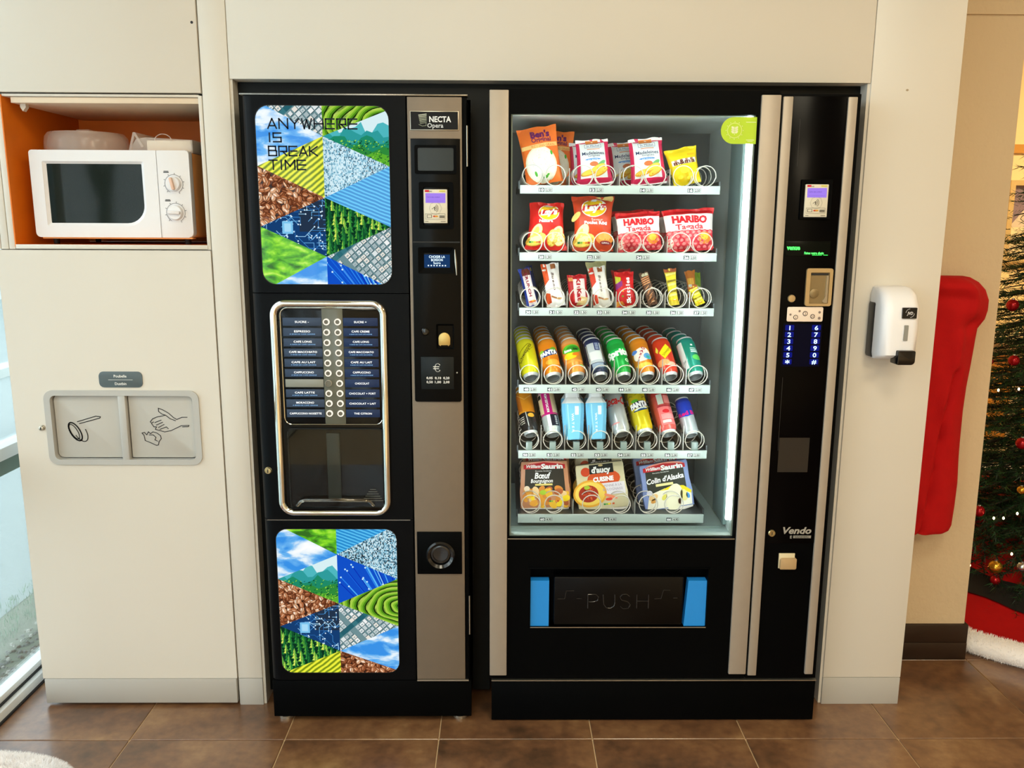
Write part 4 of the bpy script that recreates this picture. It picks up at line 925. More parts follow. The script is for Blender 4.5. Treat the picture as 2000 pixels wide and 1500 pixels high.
obj('glass_trim', MB().ring(rect4(gX0-.004, gZ0-.005, gX1+.003, gZ1+.002), rect4(gX0, gZ0, gX1, gZ1), Y0-.002, Y0+.004), [M_black], sm, smooth=0)
obj('bottom_trim', MB().box(gX0-.004, Y0-.003, gZ0-.0045, gX1+.003, Y0+.002, gZ0-.0022), M_steel, sm)
obj('door_lining', MB().ring(rect4(gX0-.001, gZ0-.001, gX1+.001, gZ1+.001), rect4(gX0+.0035, gZ0+.002, gX1-.004, gZ1-.001), Y0+.012, Y0+.034), mat('grey_green_door_lining', '#8f9a92', .35, metal=.2), sm, smooth=0)
obj('front_glass', MB().box(gX0, Y0+.003, gZ0, gX1, Y0+.007, gZ1), thin_glass('machine_front_glass', (.97, .985, .98, 1), .3), sm, smooth=0)
def strip(xa, xb, xc, xd, zt, zb_):      # left and right edges at top (a, b) and bottom (c, d) of the photograph's strip
    x0 = (PX(xa, 200, Y0)+PX(xc, 1310, Y0))/2; x1 = (PX(xb, 200, Y0)+PX(xd, 1310, Y0))/2
    return obj('metal_strip', MB().box(x0, Y0-.007, zb_, x1, Y0+.001, zt, b=.0018), M_silver, sm)
strip(959.5, 996.8, 953.5, 986.5, PZ(978, 176, Y0), PZ(970, 1317, Y0))
strip(1491, 1529.5, 1417.5, 1450.5, PZ(1510, 186, Y0), PZ(1435, 1314.5, Y0))
strip(1531.5, 1551, 1456.3, 1472.8, PZ(1540, 189, Y0), PZ(1465, 1317, Y0))
strip(1658.5, 1676.5, 1567, 1583, PZ(1668, 190, Y0), PZ(1575, 1314.5, Y0))
# control door
cdx0, cdx1 = xdoor, sx1_
cd_ = obj('control_door', MB().box(cdx0, Y0, .132, cdx1, Y0+.032, sz1_-.006, b=.0015), M_black, sm)
qx0_, qx1_ = (PX(1551, 200, Y0)+PX(1472.8, 1310, Y0))/2, (PX(1658.5, 200, Y0)+PX(1567, 1310, Y0))/2
gp = obj('control_panel', MB().box(qx0_+.0005, Y0-.0035, PZ(1530, 1060, Y0), qx1_-.0005, Y0, sz1_-.012, b=.001), mat('black_acrylic', '#020203', .22, spec=.07), sm)
YG = Y0-.0035
def csub(name, mb, m, **k): return obj(name, mb, m, gp, **k)
for (ax, ay, bx_, by) in ((1563, 232, 1557, 325), (1527, 737, 1521, 880)):
    csub('panel_line', MB().box((PX(ax, ay, YG)+PX(bx_, by, YG))/2-.0004, YG-.0004, PZ(bx_, by, YG), (PX(ax, ay, YG)+PX(bx_, by, YG))/2+.0004, YG, PZ(ax, ay, YG)), mat('faint_seam', '#2a2a2c', .4))
csub('reader_surround', MB().ring(rect4(PX(1562, 390, YG), PZ(1590, 428, YG), PX(1622, 390, YG), PZ(1590, 351, YG)), rect4(PX(1567, 390, YG), PZ(1590, 424, YG), PX(1616, 390, YG), PZ(1590, 358, YG)), YG-.007, YG), M_black, smooth=0)
card_reader(sm, PX(1567.5, 424, YG), PZ(1590, 424.5, YG), PX(1612, 424, YG)+.001, PZ(1590, 360, YG), YG-.001)
lx0_, lx1_, lz0_, lz1_ = PX(1534, 488, YG), PX(1621, 488, YG), PZ(1580, 500.5, YG), PZ(1580, 471, YG)
ld_ = csub('message_display', MB().box(lx0_, YG-.002, lz0_, lx1_, YG, lz1_, b=.0006), mat('dark_display_window', '#070b07', .25, spec=.1))
def _led(a):
    a.text('venue', .02, .58, .30, '#4cff6a', 1, wid=.30, bold=.05, align='l'); a.text('Faites votre choix', .42, .22, .16, '#5cff78', 1, wid=.44, align='l', bold=.03); a.rect(.60, .06, .82, .10, '#3adf58', 1); a.rect(.85, .06, .95, .10, '#3adf58', 1)
sign('lettering', ld_, lx0_, lz0_, lx1_, lz1_, YG-.002, _led, emis=1)
kx0, kx1, kz0, kz1 = (PX(1575, 530, YG)+PX(1570, 592, YG))/2, (PX(1626, 530, YG)+PX(1621.5, 592, YG))/2, PZ(1595, 597.5, YG), PZ(1600, 524, YG)
M_gold = mat('champagne_metal', '#c4aa7c', .38, metal=.6, var=.06)
cm_ = csub('coin_slot_plate', MB().ring(rr(kx0, kz0, kx1, kz1, .006, 5), rr(kx0+.010, kz0+.006, kx1-.008, kz1-.010, .002, 5), YG-.006, YG), M_gold)
obj('slot_back', MB().box(kx0+.008, YG-.002, kz0+.004, kx1-.006, YG-.001, kz1-.008), mat('champagne_dark', '#8f7c58', .4, metal=.5), cm_)
obj('coin_opening', MB().box(kx0+.012, YG-.0035, kz1-.017, kx1-.010, YG-.002, kz1-.012), M_cavity, cm_)
obj('coin_lens', MB().lathe([(.0115, 0), (.0115, .002), (.010, .003)], 24, 0, Matrix.Translation((kx0+.022, YG-.002, kz0+.031)) @ RX), mat('champagne_dark', '#8f7c58', .4, metal=.5), cm_)
obj('coin_cheek', MB().plate([(kx1-.018, kz0+.008), (kx1-.010, kz0+.008), (kx1-.010, kz1-.018), (kx1-.015, kz1-.018), (kx1-.016, kz0+.022), (kx1-.022, kz0+.012)], YG-.005, YG-.002), M_steel, cm_)
x_, z_ = P(1545.5, 583, YG); csub('reject_button', MB().lathe([(.0095, 0), (.0095, .003), (.0085, .005), (.004, .0055)], 22, 0, Matrix.Translation((x_, YG, z_)) @ RX), M_gold)
ax0, ax1, az0, az1 = PX(1537, 613, YG), PX(1607, 613, YG), PZ(1572, 628, YG), PZ(1572, 599.5, YG)
cl_ = csub('coin_label', MB().plate(rr(ax0, az0, ax1, az1, .004, 4), YG-.0015, YG, b=.0004), mat('warm_white_label', '#f2e2d2', .5))
def _coins(a):
    for x, y, r, t in ((.24, .30, .065, '1'), (.50, .55, .07, '2'), (.71, .36, .065, '.50'), (.34, .72, .032, ''), (.09, .48, .03, ''), (.90, .64, .035, ''), (.90, .24, .04, '')):
        a.ell(x, y, r, r, '#4a3c38' if t else '#8a7a72', 1); 
        if t: a.ell(x, y, r*.72, r*.72, '#f2e2d2', 2); a.text(t, x, y, .18, '#4a3c38', 3)
sign('print', cl_, ax0, az0, ax1, az1, YG-.0015, _coins)
kp = csub('keypad', MB().box(PX(1528, 670, YG), YG-.001, PZ(1560, 716, YG), PX(1600, 670, YG)+.004, YG, PZ(1560, 632, YG)), mat('deep_blue_keypad', '#020318', .4, spec=.08, emis=.15))
for cidx, keys in enumerate(('12345*', '67890#')):
    for r_i, ch in enumerate(keys):
        yy = 640+13.25*r_i; xx = (1542 if cidx == 0 else 1594)-(1.0*r_i)
        x_, z_ = P(xx, yy, YG)
        key = obj('key', MB().plate(rr(x_-.011, z_-.0068, x_+.011, z_+.0068, .002, 3), YG-.0022, YG-.001), mat('blue_lit_key', '#04107a', .4, spec=.1, emis=.3), kp)
        a = Art(1, 1); a.text(ch, 0, 0, .0115 if ch != '*' else .016, '#bfe4ff', 1, sx=1.25, bold=.015)
        a.build('digit', lambda u, v, d: (x_+u, YG-.0024-d, z_+v-(.003 if ch == '*' else 0)), key, emis=1.1)
csub('faded_sticker', MB().box(PX(1520, 890, YG), YG-.0006, PZ(1550, 922, YG), PX(1579, 890, YG), YG, PZ(1550, 855, YG)), mat('faded_brown_sticker', '#1c1610', .5))
x_, z_ = P(1507, 1041, YG)
lk3 = csub('lock', MB().lathe([(.0095, 0), (.0095, .003), (.008, .005), (.0065, .005), (.006, .004)], 22, 0, Matrix.Translation((x_, YG, z_)) @ RX), mat('brass_lock', '#c9b98a', .25, metal=.9))
obj('keyway', MB().box(x_-.0008, YG-.0052, z_-.004, x_+.0008, YG-.0038, z_+.004), M_cavity, lk3)
vx0_, vx1_, vz0_, vz1_ = PX(1528, 1040, YG), PX(1585, 1040, YG), PZ(1556, 1052, YG), PZ(1556, 1027, YG)
def _ven(a):
    a.text('Vendo', .5, .66, .52, '#9a968e', 1, wid=.98, shear=.25, bold=.035); a.rect(.38, .04, .99, .25, '#8b8880', 1); a.text('E', .30, .14, .22, '#9a968e', 2, bold=.03); a.text('SANDEN', .66, .145, .14, '#1c1c1c', 3, wid=.46)
sign('maker_logo', gp, vx0_, vz0_, vx1_, vz1_, YG, _ven)
rx0, rx1, rz0, rz1 = PX(1520, 1095, Y0), PX(1551, 1095, Y0), PZ(1535, 1109, Y0), PZ(1535, 1080, Y0)
rcf = obj('coin_return', MB().box(rx0, Y0-.004, rz0, rx1, Y0, rz1, b=.001), mat('ivory_plastic', '#d6c9a4', .45), sm)
obj('return_flap', MB().plate(rr(rx0+.002, rz0+.001, rx1+.002, rz1-.012, (.001, .004, .001, .007), 4), Y0-.014, Y0-.004, b=.0006), mat('tan_plastic', '#b89a70', .45), rcf)
# delivery flap
YF = Y0+.020
obj('flap_recess', MB().box(hx0-.004, Y0+.045, hz0-.004, hx1+.004, Y0+.05, hz1+.004).box(hx0-.004, Y0+.001, hz1, hx1+.004, Y0+.05, hz1+.004).box(hx0-.004, Y0+.001, hz0-.004, hx1+.004, Y0+.05, hz0), M_black, sm, smooth=0)
obj('recess_lip', MB().box(hx0-.006, Y0-.003, hz1, hx1+.006, Y0+.002, hz1+.004, b=.001), M_black, sm)
obj('recess_sill', MB().box(hx0, Y0-.001, hz0-.0022, hx1, Y0+.004, hz0), M_steel, sm)
M_blue = mat('bright_blue_panel', '#1f86d6', .35, emis=.10)
bzt = PZ(1055, 1130, YF)
obj('blue_side', MB().plate([(hx0, hz0), (PX(1072, 1200, Y0), hz0), (PX(1072, 1200, Y0), bzt), (hx0, bzt)], Y0+.006, Y0+.030), M_blue, sm, smooth=0)
obj('blue_side', MB().plate([(PX(1337, 1200, Y0), hz0), (hx1-.001, hz0), (hx1-.001, bzt), (PX(1343, 1200, Y0), bzt)], Y0+.006, Y0+.030), M_blue, sm, smooth=0)
pxa, pxb = PX(1082, 1170, Y0), PX(1335, 1170, Y0)
pf_ = obj('push_flap', MB().plate(rr(pxa, hz0+.004, pxb, PZ(1200, 1128, Y0), .004, 3), Y0+.004, Y0+.030, b=.003), mat('black_flap_plastic', '#040405', .3, spec=.2), sm)
def tubes(parent, lines, r, y, m):
    for L in lines:
        obj('raised_mark', MB().tube([(x, y, z) for x, z in L], r, 6), m, parent)
def pxl(pts): return [P(a, b, Y0+.003) for a, b in pts]
M_emb = mat('black_raised_mark', '#1d1d1e', .18, spec=.8)
tubes(pf_, [pxl([(1089, 1169.5), (1103, 1169.5), (1106, 1154), (1121, 1153.5)]), pxl([(1126, 1169), (1136, 1169)]), pxl([(1278, 1169.5), (1291, 1169), (1296, 1152.5), (1309, 1152.5)]), pxl([(1315, 1168), (1323, 1168)]),
            pxl([(1148, 1188), (1148.5, 1161), (1164, 1161), (1169, 1166), (1167, 1173), (1160, 1175.5), (1150, 1175.5)]), pxl([(1178, 1161), (1179, 1180), (1184, 1187), (1192, 1188), (1199, 1184), (1201, 1178), (1201, 1161)]),
            pxl([(1230, 1165), (1224, 1160.5), (1216, 1161), (1211, 1166), (1214, 1172), (1226, 1175), (1231, 1181), (1227, 1188), (1217, 1189), (1211, 1184)]),
            pxl([(1244, 1161), (1243.5, 1188)]), pxl([(1267, 1161), (1266, 1188)]), pxl([(1244, 1174), (1266.5, 1174)])], .0014, Y0+.0032, M_emb)
# interior
obj('liner', MB().box(IX0-.002, Y0+.036, IZ0, IX0, IYB, IZ1).box(IX0, IYB, IZ0, IX1, IYB+.002, IZ1), mat('dark_grey_liner', '#3c4444', .5), sm, smooth=0)
obj('liner_wall', MB().box(IX1, Y0+.036, IZ0, IX1+.002, IYB, IZ1), mat('pale_green_grey_wall', '#dfeae4', .3), sm, smooth=0)
obj('liner_floor', MB().box(IX0, Y0+.034, IZ0-.002, IX1, IYB, IZ0), mat('grey_green_floor', '#98a8a2', .4), sm, smooth=0)
obj('liner_ceiling', MB().box(IX0, Y0+.034, IZ1, IX1, IYB, IZ1+.002), mat('pale_ceiling_liner', '#b9c2bd', .4), sm, smooth=0)
obj('wall_channel', MB().box(IX1-.012, .155, IZ0+.01, IX1, .175, IZ1-.01, b=.002).box(IX1-.006, .19, IZ0+.01, IX1, .30, IZ1-.01), mat('grey_green_channel', '#7d9290', .35), sm)
obj('front_duct', MB().box(IX0, .150, IZ0, IX1-.02, .160, PZ(1200, 1022, .14)-.012), mat('grey_green_duct', '#869691', .4), sm)
LEDM = emit('cool_white_led', '#eefcff', 38)
lp_ = obj('light_strip', MB().box(.598, -.050, gZ0+.035, .611, -.040, gZ1-.004), LEDM, sm, smooth=0)
obj('light_housing', MB().box(.6115, -.05, gZ0+.03, IX1-.001, -.038, gZ1), mat('pale_led_housing', '#d7e2df', .3), sm)
obj('light_strip', MB().box(IX0+.001, -.046, gZ0+.035, IX0+.010, -.030, gZ1-.004), emit('cool_white_led_left', '#eefcff', 42), sm, smooth=0)
obj('light_strip', MB().box(.06, -.046, gZ1+.008, .60, -.030, gZ1+.014), emit('added_top_glow', '#eefcff', 26), sm, smooth=0)  # unseen strip above the glass, added to brighten the products
gxx0, gzz0, gxx1, gzz1 = PX(1408.5, 255, Y0), PZ(1450, 281, Y0), PX(1481.5, 255, Y0), PZ(1445, 228.5, Y0)
rad_ = (gzz1-gzz0)/2
stk = obj('green_sticker', MB().plate(rr(gxx0, gzz0, gxx1, gzz1, (rad_*.98, .002, .002, rad_*.98), 10), Y0+.0018, Y0+.0028), mat('lime_sticker', '#b4d428', .5, emis=.12), sm)
def _stk(a):
    for r, c in ((.20, '#e2f08c'), (.180, MATS['lime_sticker'])): a.ell(.36, .5, r, r, c, 3 if r == .20 else 4, n=28)
    a.line([(.36, .34), (.36, .64)], .012, '#f2fac8', 5)
    for s_ in (-1, 1):
        for k in range(3): a.ell(.36+s_*.05, .44+.08*k, .045, .03, '#f2fac8', 5, rot=s_*.7)
    for t in range(12):
        q = 2*PI*t/12; a.rect(.36+.228*math.cos(q)-.008, .5+.325*math.sin(q)-.014, .36+.228*math.cos(q)+.008, .5+.325*math.sin(q)+.014, '#f2fac8', 5)
    a.rect(.66, .80, .93, .82, '#f2fac8', 1); a.rect(.68, .14, .90, .16, '#f2fac8', 1); a.rect(.72, .09, .86, .105, '#f2fac8', 1)
sign('print', stk, gxx0, gzz0, gxx1, gzz1, Y0+.0018, _stk)

# shelves with price rail, coils and dividers
YT = .140
RY = [(362.5, 379), (493.5, 510), (601.5, 617), (751.5, 768), (879.5, 895), (1004.5, 1020.5)]
TAGS = [[(10, '2.50'), (12, '2.50'), (14, '2.50'), (16, '2.50')], [(20, '1.50'), (22, '1.50'), (24, '2.50'), (26, '2.50')], [(30+i, '1.50') for i in range(8)], [(40+i, '2.00') for i in range(8)], [(50+i, '2.00') for i in range(8)], [(60, '4.90'), (62, '4.90'), (66, '4.90')]]
TAGX = [[1064, 1163, 1261, 1354], [1063, 1158, 1254, 1346], [1038, 1084, 1132, 1177, 1226, 1273, 1320, 1366], [1034, 1080, 1128, 1175, 1219, 1265, 1312, 1356], [1032, 1079, 1126, 1172, 1217, 1262, 1309, 1353], [1065, 1190, 1312]]
CX = [.0755+.0680*i for i in range(8)]
TRX0, TRX1 = .0445, .5845
ZT = []
SPR = .0275
def coil_mesh(flip, pitch, y_end=.55, n=24, r=SPR):
    pts = []; y = 0; a = -2.2
    steps = int(n*.9)
    for k in range(steps+1): pts.append((r*math.cos(a), 0, r*math.sin(a))); a += 2*PI/n
    while y < y_end-.15:
        y += pitch/n; a += 2*PI/n; pts.append((r*math.cos(a), y, r*math.sin(a)))
    if flip: pts = [(-x, q, z) for x, q, z in pts]
    mb = MB().tube(pts, .0015, 5)
    me = bpy.data.meshes.new('coil'); me.from_pydata(mb.v, [], mb.f); me.materials.append(M_wire); me.polygons.foreach_set('use_smooth', [True]*len(mb.f)); return me
COIL = {(f, p): coil_mesh(f, p) for f in (0, 1) for p in (.070, .058)}
for r, (yt, yb) in enumerate(RY):
    zt, zb2 = PZ(1200, yt, YT), PZ(1200, yb, YT); ZT.append(zt)
    sh = obj('shelf', MB().box(TRX0, YT+.004, zt-.006, TRX1, .575, zt-.003).box(TRX0-.004, YT+.01, zt-.010, TRX0, .575, zt+.012).box(TRX1, YT+.01, zt-.010, TRX1+.004, .575, zt+.012), M_tray, sm, smooth=0)
    rail = obj('price_rail', MB().plate([(TRX0, zb2), (TRX1, zb2), (TRX1, zt), (TRX0, zt)], YT-.004, YT+.003, b=.001), M_rail, sh)
    for (num, pr), tx in zip(TAGS[r], TAGX[r]):
        x_ = PX(tx, yb-7, YT); zc = (zt+zb2)/2-.001; hh = .0052
        a = Art(1, 1)
        for (ofs, wd, t) in ((-.0165, .0150, str(num)), (.0015, .0185, pr)):
            a.rect(x_+ofs, zc-hh, x_+ofs+wd, zc+hh, '#3e4446', 1); a.rect(x_+ofs+.0008, zc-hh+.0008, x_+ofs+wd-.0008, zc+hh-.0008, '#cfd4ce' if pr == t else '#4d5557', 2)
            a.text(t, x_+ofs+wd/2, zc, hh*1.35, '#1d2224' if pr == t else '#ffffff', 3, bold=.03, wid=wd*.78)
        a.build('price_tag', lambda u, v, d: (u, YT-.0042-d, v), rail)
    single = r in (2, 3, 4)
    if r < 5:
        for i in range(8):
            c_ = link('coil', COIL[((0 if single else i % 2), .070 if r in (3, 4) else .058)], sh)
            c_.location = (CX[i] if single else CX[i]+(.0035 if i % 2 == 0 else -.0035), YT+.012, zt+SPR-.001)
    else:
        for x_ in (.083, .150, .260, .345, .425, .500):
            c_ = link('coil', COIL[(0, .058)], sh); c_.location = (x_, YT+.012, zt+SPR-.001)
    if r < 5:
        xs_ = [(CX[i]+CX[i+1])/2 for i in range(7)] if single else [(CX[i]+CX[i+1])/2 for i in (1, 3, 5)]
    else: xs_ = [.205, .385]
    for x_ in xs_:
        dh = .072 if r in (3, 4) else .045
        obj('divider', MB().box(x_-.0007, YT+.006, zt-.003, x_+.0007, .56, zt+dh*.6).box(x_-.0012, YT+.005, zt-.003, x_+.0012, YT+.009, zt+dh), M_div, sh, smooth=0)
    if r == 4:
        for i in range(8): obj('can_stop', MB().box(CX[i]-.009, YT+.006, zt-.003, CX[i]+.009, YT+.024, zt+.022, b=.001), mat('clear_grey_stop', '#7f8f8b', .2, spec=.6), sh)

# ------------------------------------------------------------ packets, bars and cans
def fitq(bl, br, tl, tr, Y, tilt):
    xb = (bl[0]+br[0])/2; yb = (bl[1]+br[1])/2; xt = (tl[0]+tr[0])/2; yt = (tl[1]+tr[1])/2
    x, z = P(xb, yb, Y); x2, z2 = P(xt, yt, Y)
    Wb = PX(br[0], yb, Y)-PX(bl[0], yb, Y); Wt = PX(tr[0], yt, Y)-PX(tl[0], yt, Y)
    H = math.hypot(x2-x, z2-z); e = math.atan((CAM_H-z)/(Y+CAM_D)); H *= math.cos(e)/max(.3, math.cos(e-tilt))
    return x, z, Wb, Wt, H, math.atan2(x2-x, z2-z)
def pouch(name, label, cat, group, bl, br, tl, tr, color, art=None, Y=.185, tilt=.22, T=.018, seal=(.05, .93), wr=.0012, flare=.0, rough=.32, back=None, crimp=None, z_on=None):
    x, z, Wb, Wt, H, roll = fitq(bl, br, tl, tr, Y, tilt)
    if z_on is not None: z = z_on
    k = Wt/Wb; q = rnd.random()*9; NU, NV = 14, 18
    t = thing(name, label, cat, (x, Y, z+.0012), (-tilt, roll, 0), group)
    def S(u, v, d=0):
        e = max(0, min(1, (v-seal[0])/(seal[1]-seal[0]))); env = math.sin(PI*e)**.5 if 0 < e < 1 else 0
        su = max(0, math.sin(PI*min(1, max(0, u))))**.55
        wn = Wb*(1+(k-1)*v)*(1-.07*env*(1 if T > .01 else .4)+flare*(1-env))
        wrk = wr*(math.sin(u*19+q+v*7)*(.4+abs(v-.5)*1.6)+.8*math.sin(u*7+v*23+q*2)*su)
        return ((u-.5)*wn, -T*su*env-wrk-d, v*H+(.0015*math.sin(u*11+q) if v > .99 else 0))
    mb = MB(); vs = []; fs = []
    for b in (0, 1):
        for j in range(NV+1):
            for i in range(NU+1):
                p = S(i/NU, j/NV); vs.append(p if b == 0 else (p[0], -p[1]*.8+.0008, p[2]))
    n1 = (NU+1)*(NV+1)
    for j in range(NV):
        for i in range(NU):
            a = j*(NU+1)+i; fs.append((a, a+1, a+NU+2, a+NU+1)); fs.append((n1+a+1, n1+a, n1+a+NU+1, n1+a+NU+2))
    for j in range(NV):
        for i in (0, NU):
            a = j*(NU+1)+i; fs.append((a, a+NU+1, n1+a+NU+1, n1+a))
    mb.add(vs, fs)
    M1 = mat('film_'+color[1:], color, rough, var=.05, vscale=40, spec=.28)
    bag = obj('bag', mb, M1, t, smooth=60)
    if crimp: 
        cmb = MB()
        for (v0, v1) in ((0, seal[0]), (seal[1], 1)):
            n = 14; o = len(cmb.v); vv = []
            for j in (v0, v1):
                for i in range(n+1): p = S(i/n, j, .0006); vv.append(p)
            cmb.add(vv, [(i, i+1, n+2+i, n+1+i) for i in range(n)])
        obj('crimped_seal', cmb, mat('film_'+crimp[1:], crimp, rough), t)
    if art:
        a = Art((Wb+Wt)/2, H); art(a)
        W0 = a.W
        a.build('print', lambda p, r_, d: S(p/W0, r_/H, d+.0005), t, [W0*i/NU for i in range(1, NU)], [H*j/NV for j in range(1, NV)], rough=rough)
    return t
def chips(a, pts, c1='#f4dc6a', c2='#fbf0b0'):
    for k, (x, y, r, ro) in enumerate(pts):
        a.ell(x, y, r*1.05, r*.62, '#d9a83a', 1+.3*k, rot=ro); a.ell(x, y+.006, r, r*.58, c1 if k % 2 else c2, 1.15+.3*k, rot=ro); a.ell(x-.01, y+.015, r*.6, r*.3, c2 if k % 2 else c1, 1.25+.3*k, rot=ro)
def nutri(a, x, y, w=.2):
    for k, c in enumerate(('#2f8a4a', '#8fc04a', '#f0d23a', '#e89030', '#c84a2a')): a.rect(x+w*k/5, y, x+w*(k+1)/5-.004, y+.035, c, 4)
Z6 = ZT
G1 = 'packets on the top shelf'
def a_rice(a):
    a.ell(.48, .32, .43, .47, '#f3e9c8', 1, n=28); a.ell(.48, .32, .39, .43, '#fbf5df', 1.3, n=28)
    R_ = random.Random(5)
    for k in range(90):
        q = R_.uniform(0, 6.28); r = R_.uniform(0, .9)**.6; a.ell(.48+.36*r*math.cos(q), .32+.27*r*math.sin(q), .020, .0055, R_.choice(('#efe2b8', '#ffffff', '#e4d6a4')), 2, rot=R_.uniform(0, 3))
    for x, y, r in ((.55, .10, .07), (.62, .13, .05), (.30, .17, .07), (.80, .50, .06)): a.ell(x, y, r, r*.5, '#4fae3a', 2.6, rot=x*6)
    a.poly([(.02, .60), (.98, .62), (.98, .69), (.02, .67)], '#f8c87c', 1.6); a.text('RIZ LONG GRAIN', .60, .645, .045, '#d8641a', 2.2, wid=.62)
    a.text("Ben's", .56, .86, .12, '#6b1d5c', 2, wid=.50, bold=.05); a.text('Original', .57, .755, .085, '#7d2a50', 2, wid=.52, bold=.03)
rice = pouch('rice_pouch', 'orange pouch of long grain rice standing in front on the top shelf', 'food pouch', G1, (1028, 360), (1101, 359), (1008, 249), (1088, 247), '#f0742a', a_rice, T=.016, seal=(.03, .95))
def behind(t, dx, dy, dz, label, group=None):
    c = copy_tree(t); c.location = (t.location.x+dx, t.location.y+dy, t.location.z+dz); c['label'] = label
    return c
r2 = behind(rice, .030, .075, 0, 'second orange rice pouch, half hidden behind the front one'); r2.rotation_euler = (-.30, .02, 0)
def a_mad(a):
    a.rect(.10, .12, .88, .93, '#eef0ec', 1); a.rect(0, .06, 1, .13, '#d41e50', 1.4); a.rect(0, 0, 1, .045, '#f6efec', 1.4)
    a.rect(.30, .88, .68, .97, '#e2813a', 2); a.ell(.49, .93, .05, .025, '#f8e8d0', 3); a.rect(.26, .79, .76, .875, '#f7f7f2', 2); a.line([(.26, .79), (.76, .79), (.76, .875), (.26, .875), (.26, .79)], .01, '#5a6a8a', 3)
    a.text('St Michel', .51, .832, .05, '#2a4a86', 3.5, wid=.40); a.rect(.32, .745, .72, .765, '#e39a78', 2)
    a.text('Madeleines', .50, .665, .075, '#26375c', 3, wid=.68, bold=.012); a.text('longues', .52, .605, .05, '#26375c', 3, wid=.36)
    a.ell(.48, .525, .24, .028, '#3c8ad0', 2); a.text('pur beurre', .48, .525, .03, '#ffffff', 3, wid=.3)
    for x, y, r, ro in ((.34, .24, .24, .2), (.62, .33, .25, .40), (.70, .25, .24, .5)): a.ell(x, y, r, .085, '#d9952a', 2+x, rot=ro); a.ell(x, y+.010, r*.92, .064, '#f2c84a', 2.2+x, rot=ro)
    a.ell(.50, .42, .13, .07, '#c86a3a', 2.2); a.ell(.72, .42, .16, .06, '#6fae6a', 1.8, rot=.6)
mad1 = pouch('biscuit_packet', 'red and white madeleine packet in front, left one of the two', 'biscuit packet', G1, (1126, 362), (1198, 361.5), (1125, 272), (1189, 274), '#cf2350', a_mad, T=.02, crimp='#f6f2ee', wr=.0008)
mad2 = pouch('biscuit_packet', 'red and white madeleine packet in front, beside the yellow candy bag', 'biscuit packet', G1, (1232, 362), (1304, 361.5), (1229, 268), (1296, 273), '#cf2350', a_mad, T=.02, crimp='#f6f2ee', wr=.0008)
b1 = behind(mad1, -.012, .075, 0, 'madeleine packet just behind the left front one, its edge showing on the left')
b2 = behind(mad2, -.045, .095, -.002, 'madeleine packet behind the right front one, its left half showing')
b3 = behind(mad1, -.008, .15, 0, 'third madeleine packet at the back of the left column')
def a_choc(a):
    for k in range(9):
        x = .09+.092*k; a.poly([(x, .53), (x+.092, .53), (x+.097, .67), (x+.005, .67)], '#b08068' if k % 2 else '#f8f2e6', 1)
    a.text("m&m's", .51, .595, .115, '#5a2a18', 3, wid=.74, bold=.03)
    a.rect(.66, .74, .90, .80, '#e8b81a', 1)
    for x, y, r in ((.50, .33, .24), (.30, .16, .13), (.72, .18, .15), (.60, .12, .1)): a.ell(x, y, r, r*.72, '#f0c410', 1+x); a.ell(x-.03, y+.04, r*.7, r*.45, '#ffe23a', 1.3+x)
mm = pouch('candy_bag', 'yellow bag of chocolate peanut candies at the right end of the top shelf', 'candy bag', G1, (1316, 362), (1370, 361), (1299, 287), (1363, 293), '#f2cf16', a_choc, T=.018)
G2 = 'packets on the second shelf'
def logo(a, cx, cy, s, red='#d02030'):
    a.ell(cx, cy, s*1.06, s*.78, '#ffffff', 1.4, rot=.12, n=28); a.ell(cx, cy, s, s*.72, '#f6c81e', 1.7, rot=.12, n=28)
    a.poly([(cx-s*1.05, cy-.05), (cx-s*.85, cy+.035), (cx+s*1.0, cy+.09), (cx+s*1.05, cy+.02), (cx+s*.2, cy-.055)], red, 2.1)
    a.text("Lay's", cx, cy+.015, .125, '#ffffff', 3, wid=s*1.75, shear=.25, bold=.06, rot=.10)
def a_l1(a):
    logo(a, .56, .77, .30); a.text('Nature', .48, .585, .06, '#ffffff', 3, wid=.40, bold=.03)
    chips(a, [(.22, .34, .24, 1.2), (.24, .20, .26, .3), (.80, .34, .22, .9), (.66, .24, .22, 1.3), (.86, .22, .20, 1.0)]); nutri(a, .06, .13, .30)
pouch('crisp_packet', 'small red crisp packet with round yellow logo, left end of the second shelf', 'crisp packet', G2, (1026, 490), (1106, 489), (1037, 396), (1101, 396), '#d8201c', a_l1, T=.024, flare=.06, wr=.002)
def a_l2(a):
    logo(a, .52, .77, .31); a.poly([(.55, .97), (.95, .90), (1, 1), (.7, 1)], '#f4d88a', 1); a.ell(.04, .62, .16, .07, '#f2d67a', 1, rot=.8)
    a.text('Saveur', .60, .555, .045, '#f8e0d0', 3, wid=.32); a.text('Poulet R\u00f4ti', .56, .495, .06, '#ffffff', 3, wid=.62, bold=.04)
    chips(a, [(.20, .30, .25, 1.1), (.26, .18, .27, .2)]); a.ell(.80, .22, .24, .16, '#d98a3a', 1.2); a.ell(.80, .25, .18, .10, '#f0b45c', 1.5); a.ell(.82, .14, .15, .055, '#8a1c2a', 3); a.text('GRILL', .82, .14, .03, '#ffffff', 4, wid=.2); nutri(a, .10, .12, .32)
pouch('crisp_packet', 'tall orange-red crisp packet touching the shelf above, second from the left', 'crisp packet', G2, (1120, 492), (1195, 491), (1121, 384), (1200, 383), '#c8401e', a_l2, T=.022, flare=.08, wr=.002)
